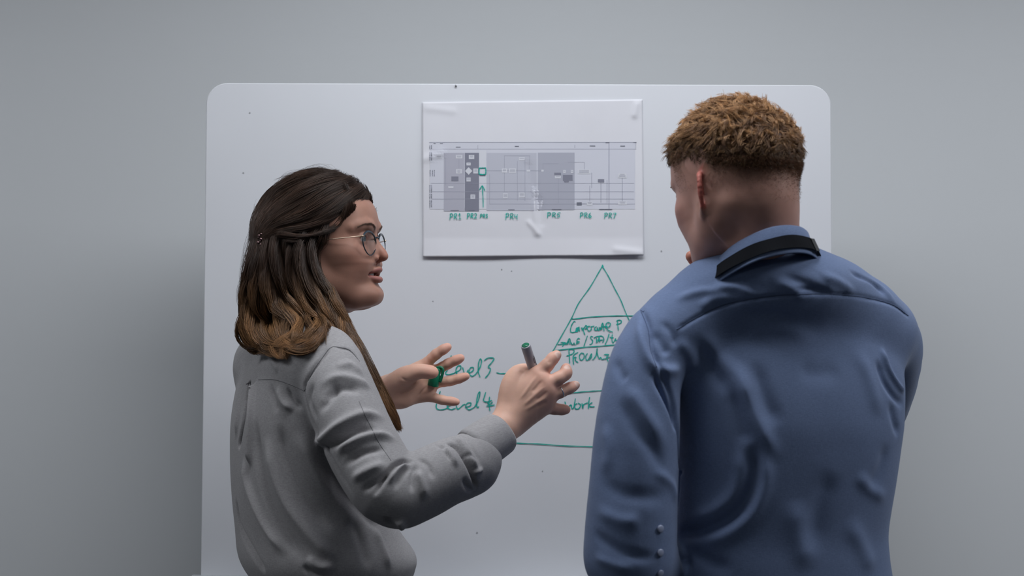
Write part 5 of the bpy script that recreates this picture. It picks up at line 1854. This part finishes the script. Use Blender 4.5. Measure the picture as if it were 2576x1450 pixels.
# combing: forward and up on top, sideways spread at crown, downwards at back/sides
fwd_w = sstep(L0[:, 0], -.05, .05)
backw = 1 - fwd_w
comb = np.stack([.75 * fwd_w + .10 * backw, .12 * np.sign(L0[:, 1]) * np.abs(L0[:, 1]) / .07,    .20 * fwd_w - .25 * backw * sstep(-L0[:, 2], -.10, -.05) + .05], 1)
comb = comb + crand[near_i] * .42
comb -= nor * (comb * nor).sum(1, keepdims=True) * .7
length = .004 + .016 * sstep(hr, .004, .048) + .008 * sstep(L0[:, 0], .02, .075) * sstep(hr, 0, .03)
length *= np.exp(rh.normal(size=NS) * .12) * (1 + .22 * crand[near_i, 0])
stand = .70 + .35 * sstep(L0[:, 0], .0, .07)
n = 8
P = np.zeros((NS, n, 3))
u = np.linspace(0, 1, n)
dirn = nor * stand[:, None] + comb * .5
dirn /= np.linalg.norm(dirn, axis=1, keepdims=True)
bend = comb / (np.linalg.norm(comb, axis=1, keepdims=True) + 1e-6)
ctip = cpos + MNl[ci] * .0
for k_ in range(n):
    t = u[k_]
    d = dirn * (1 - .55 * t) + bend * (.75 * t)
    P[:, k_] = root + d * (length * t)[:, None]
    # curl shared within a clump
    ph = crand[near_i, 1] * 6 + t * 5
    P[:, k_] += (np.cross(nor, bend) * np.sin(ph)[:, None] * .0034 + nor * np.cos(ph)[:, None] * .0018) * t
# draw the ends of each clump together
cl_end = np.zeros((NC, 3)); cnt = np.bincount(near_i, minlength=NC)[:, None]
for ax in range(3):
    cl_end[:, ax] = np.bincount(near_i, weights=P[:, -1, ax], minlength=NC)
cl_end /= np.maximum(cnt, 1)
for k_ in range(n):
    t = u[k_]
    P[:, k_] += (cl_end[near_i] - P[:, -1 if k_ == n - 1 else n - 1]) * (.38 * t * t) * sstep(length, .010, .022)[:, None] if k_ < n - 1 else 0
P[:, -1] += (cl_end[near_i] - P[:, -1]) * .38 * sstep(length, .010, .022)[:, None]
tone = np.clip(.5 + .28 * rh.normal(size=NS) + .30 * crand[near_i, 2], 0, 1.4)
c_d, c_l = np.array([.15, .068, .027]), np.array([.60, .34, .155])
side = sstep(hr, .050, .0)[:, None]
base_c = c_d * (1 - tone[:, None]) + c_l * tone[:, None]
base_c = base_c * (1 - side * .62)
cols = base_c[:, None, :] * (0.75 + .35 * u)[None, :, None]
rad = np.full((NS, n), .00034) * (1 - .6 * u ** 2)[None]
Pw = m_world(P.reshape(-1, 3)).reshape(P.shape)
V, F = tube_strands(Pw, rad)
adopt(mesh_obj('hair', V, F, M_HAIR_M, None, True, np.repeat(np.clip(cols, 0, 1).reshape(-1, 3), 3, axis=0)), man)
# clipped sides: very short hairs below the edge, thinning downwards
idx2 = np.nonzero((he <= .002) & (he > -.062) & (Lh[:, 0] < .052) & (np.abs(Lh[:, 1]) < .0775) & (Lh[:, 2] > -.075))[0]
dens = np.clip(sstep(he[idx2], -.062, .0) ** 1.2 + .08, 0, 1)
pk = idx2[rh.choice(len(idx2), 9000, p=dens / dens.sum())]
r2 = MVl[pk] + rh.normal(size=(9000, 3)) * .001
l2 = .0018 + .0050 * sstep(he[pk], -.035, .002) ** 1.5
d2 = MNl[pk] * .55 + np.array([-.15, 0, -.8]) * .6 + rh.normal(size=(9000, 3)) * .15
d2 /= np.linalg.norm(d2, axis=1, keepdims=True)
P2 = r2[:, None, :] + d2[:, None, :] * (l2[:, None] * np.linspace(0, 1, 3)[None])[..., None]
V, F = tube_strands(m_world(P2.reshape(-1, 3)).reshape(P2.shape), np.full((9000, 3), .00018) * np.array([1, .8, .3])[None])
cc2 = np.array([.17, .078, .040]) * np.exp(rh.normal(size=(9000, 1)) * .3)
adopt(mesh_obj('clipped_hair', V, F, M_HAIR_M, None, True, np.repeat(np.repeat(cc2, 3, 0), 3, 0)), man)
eyebrows(MVl, None, MS, m_world, M_HAIR_M, (.22, .11, .05), man, np.random.RandomState(6))
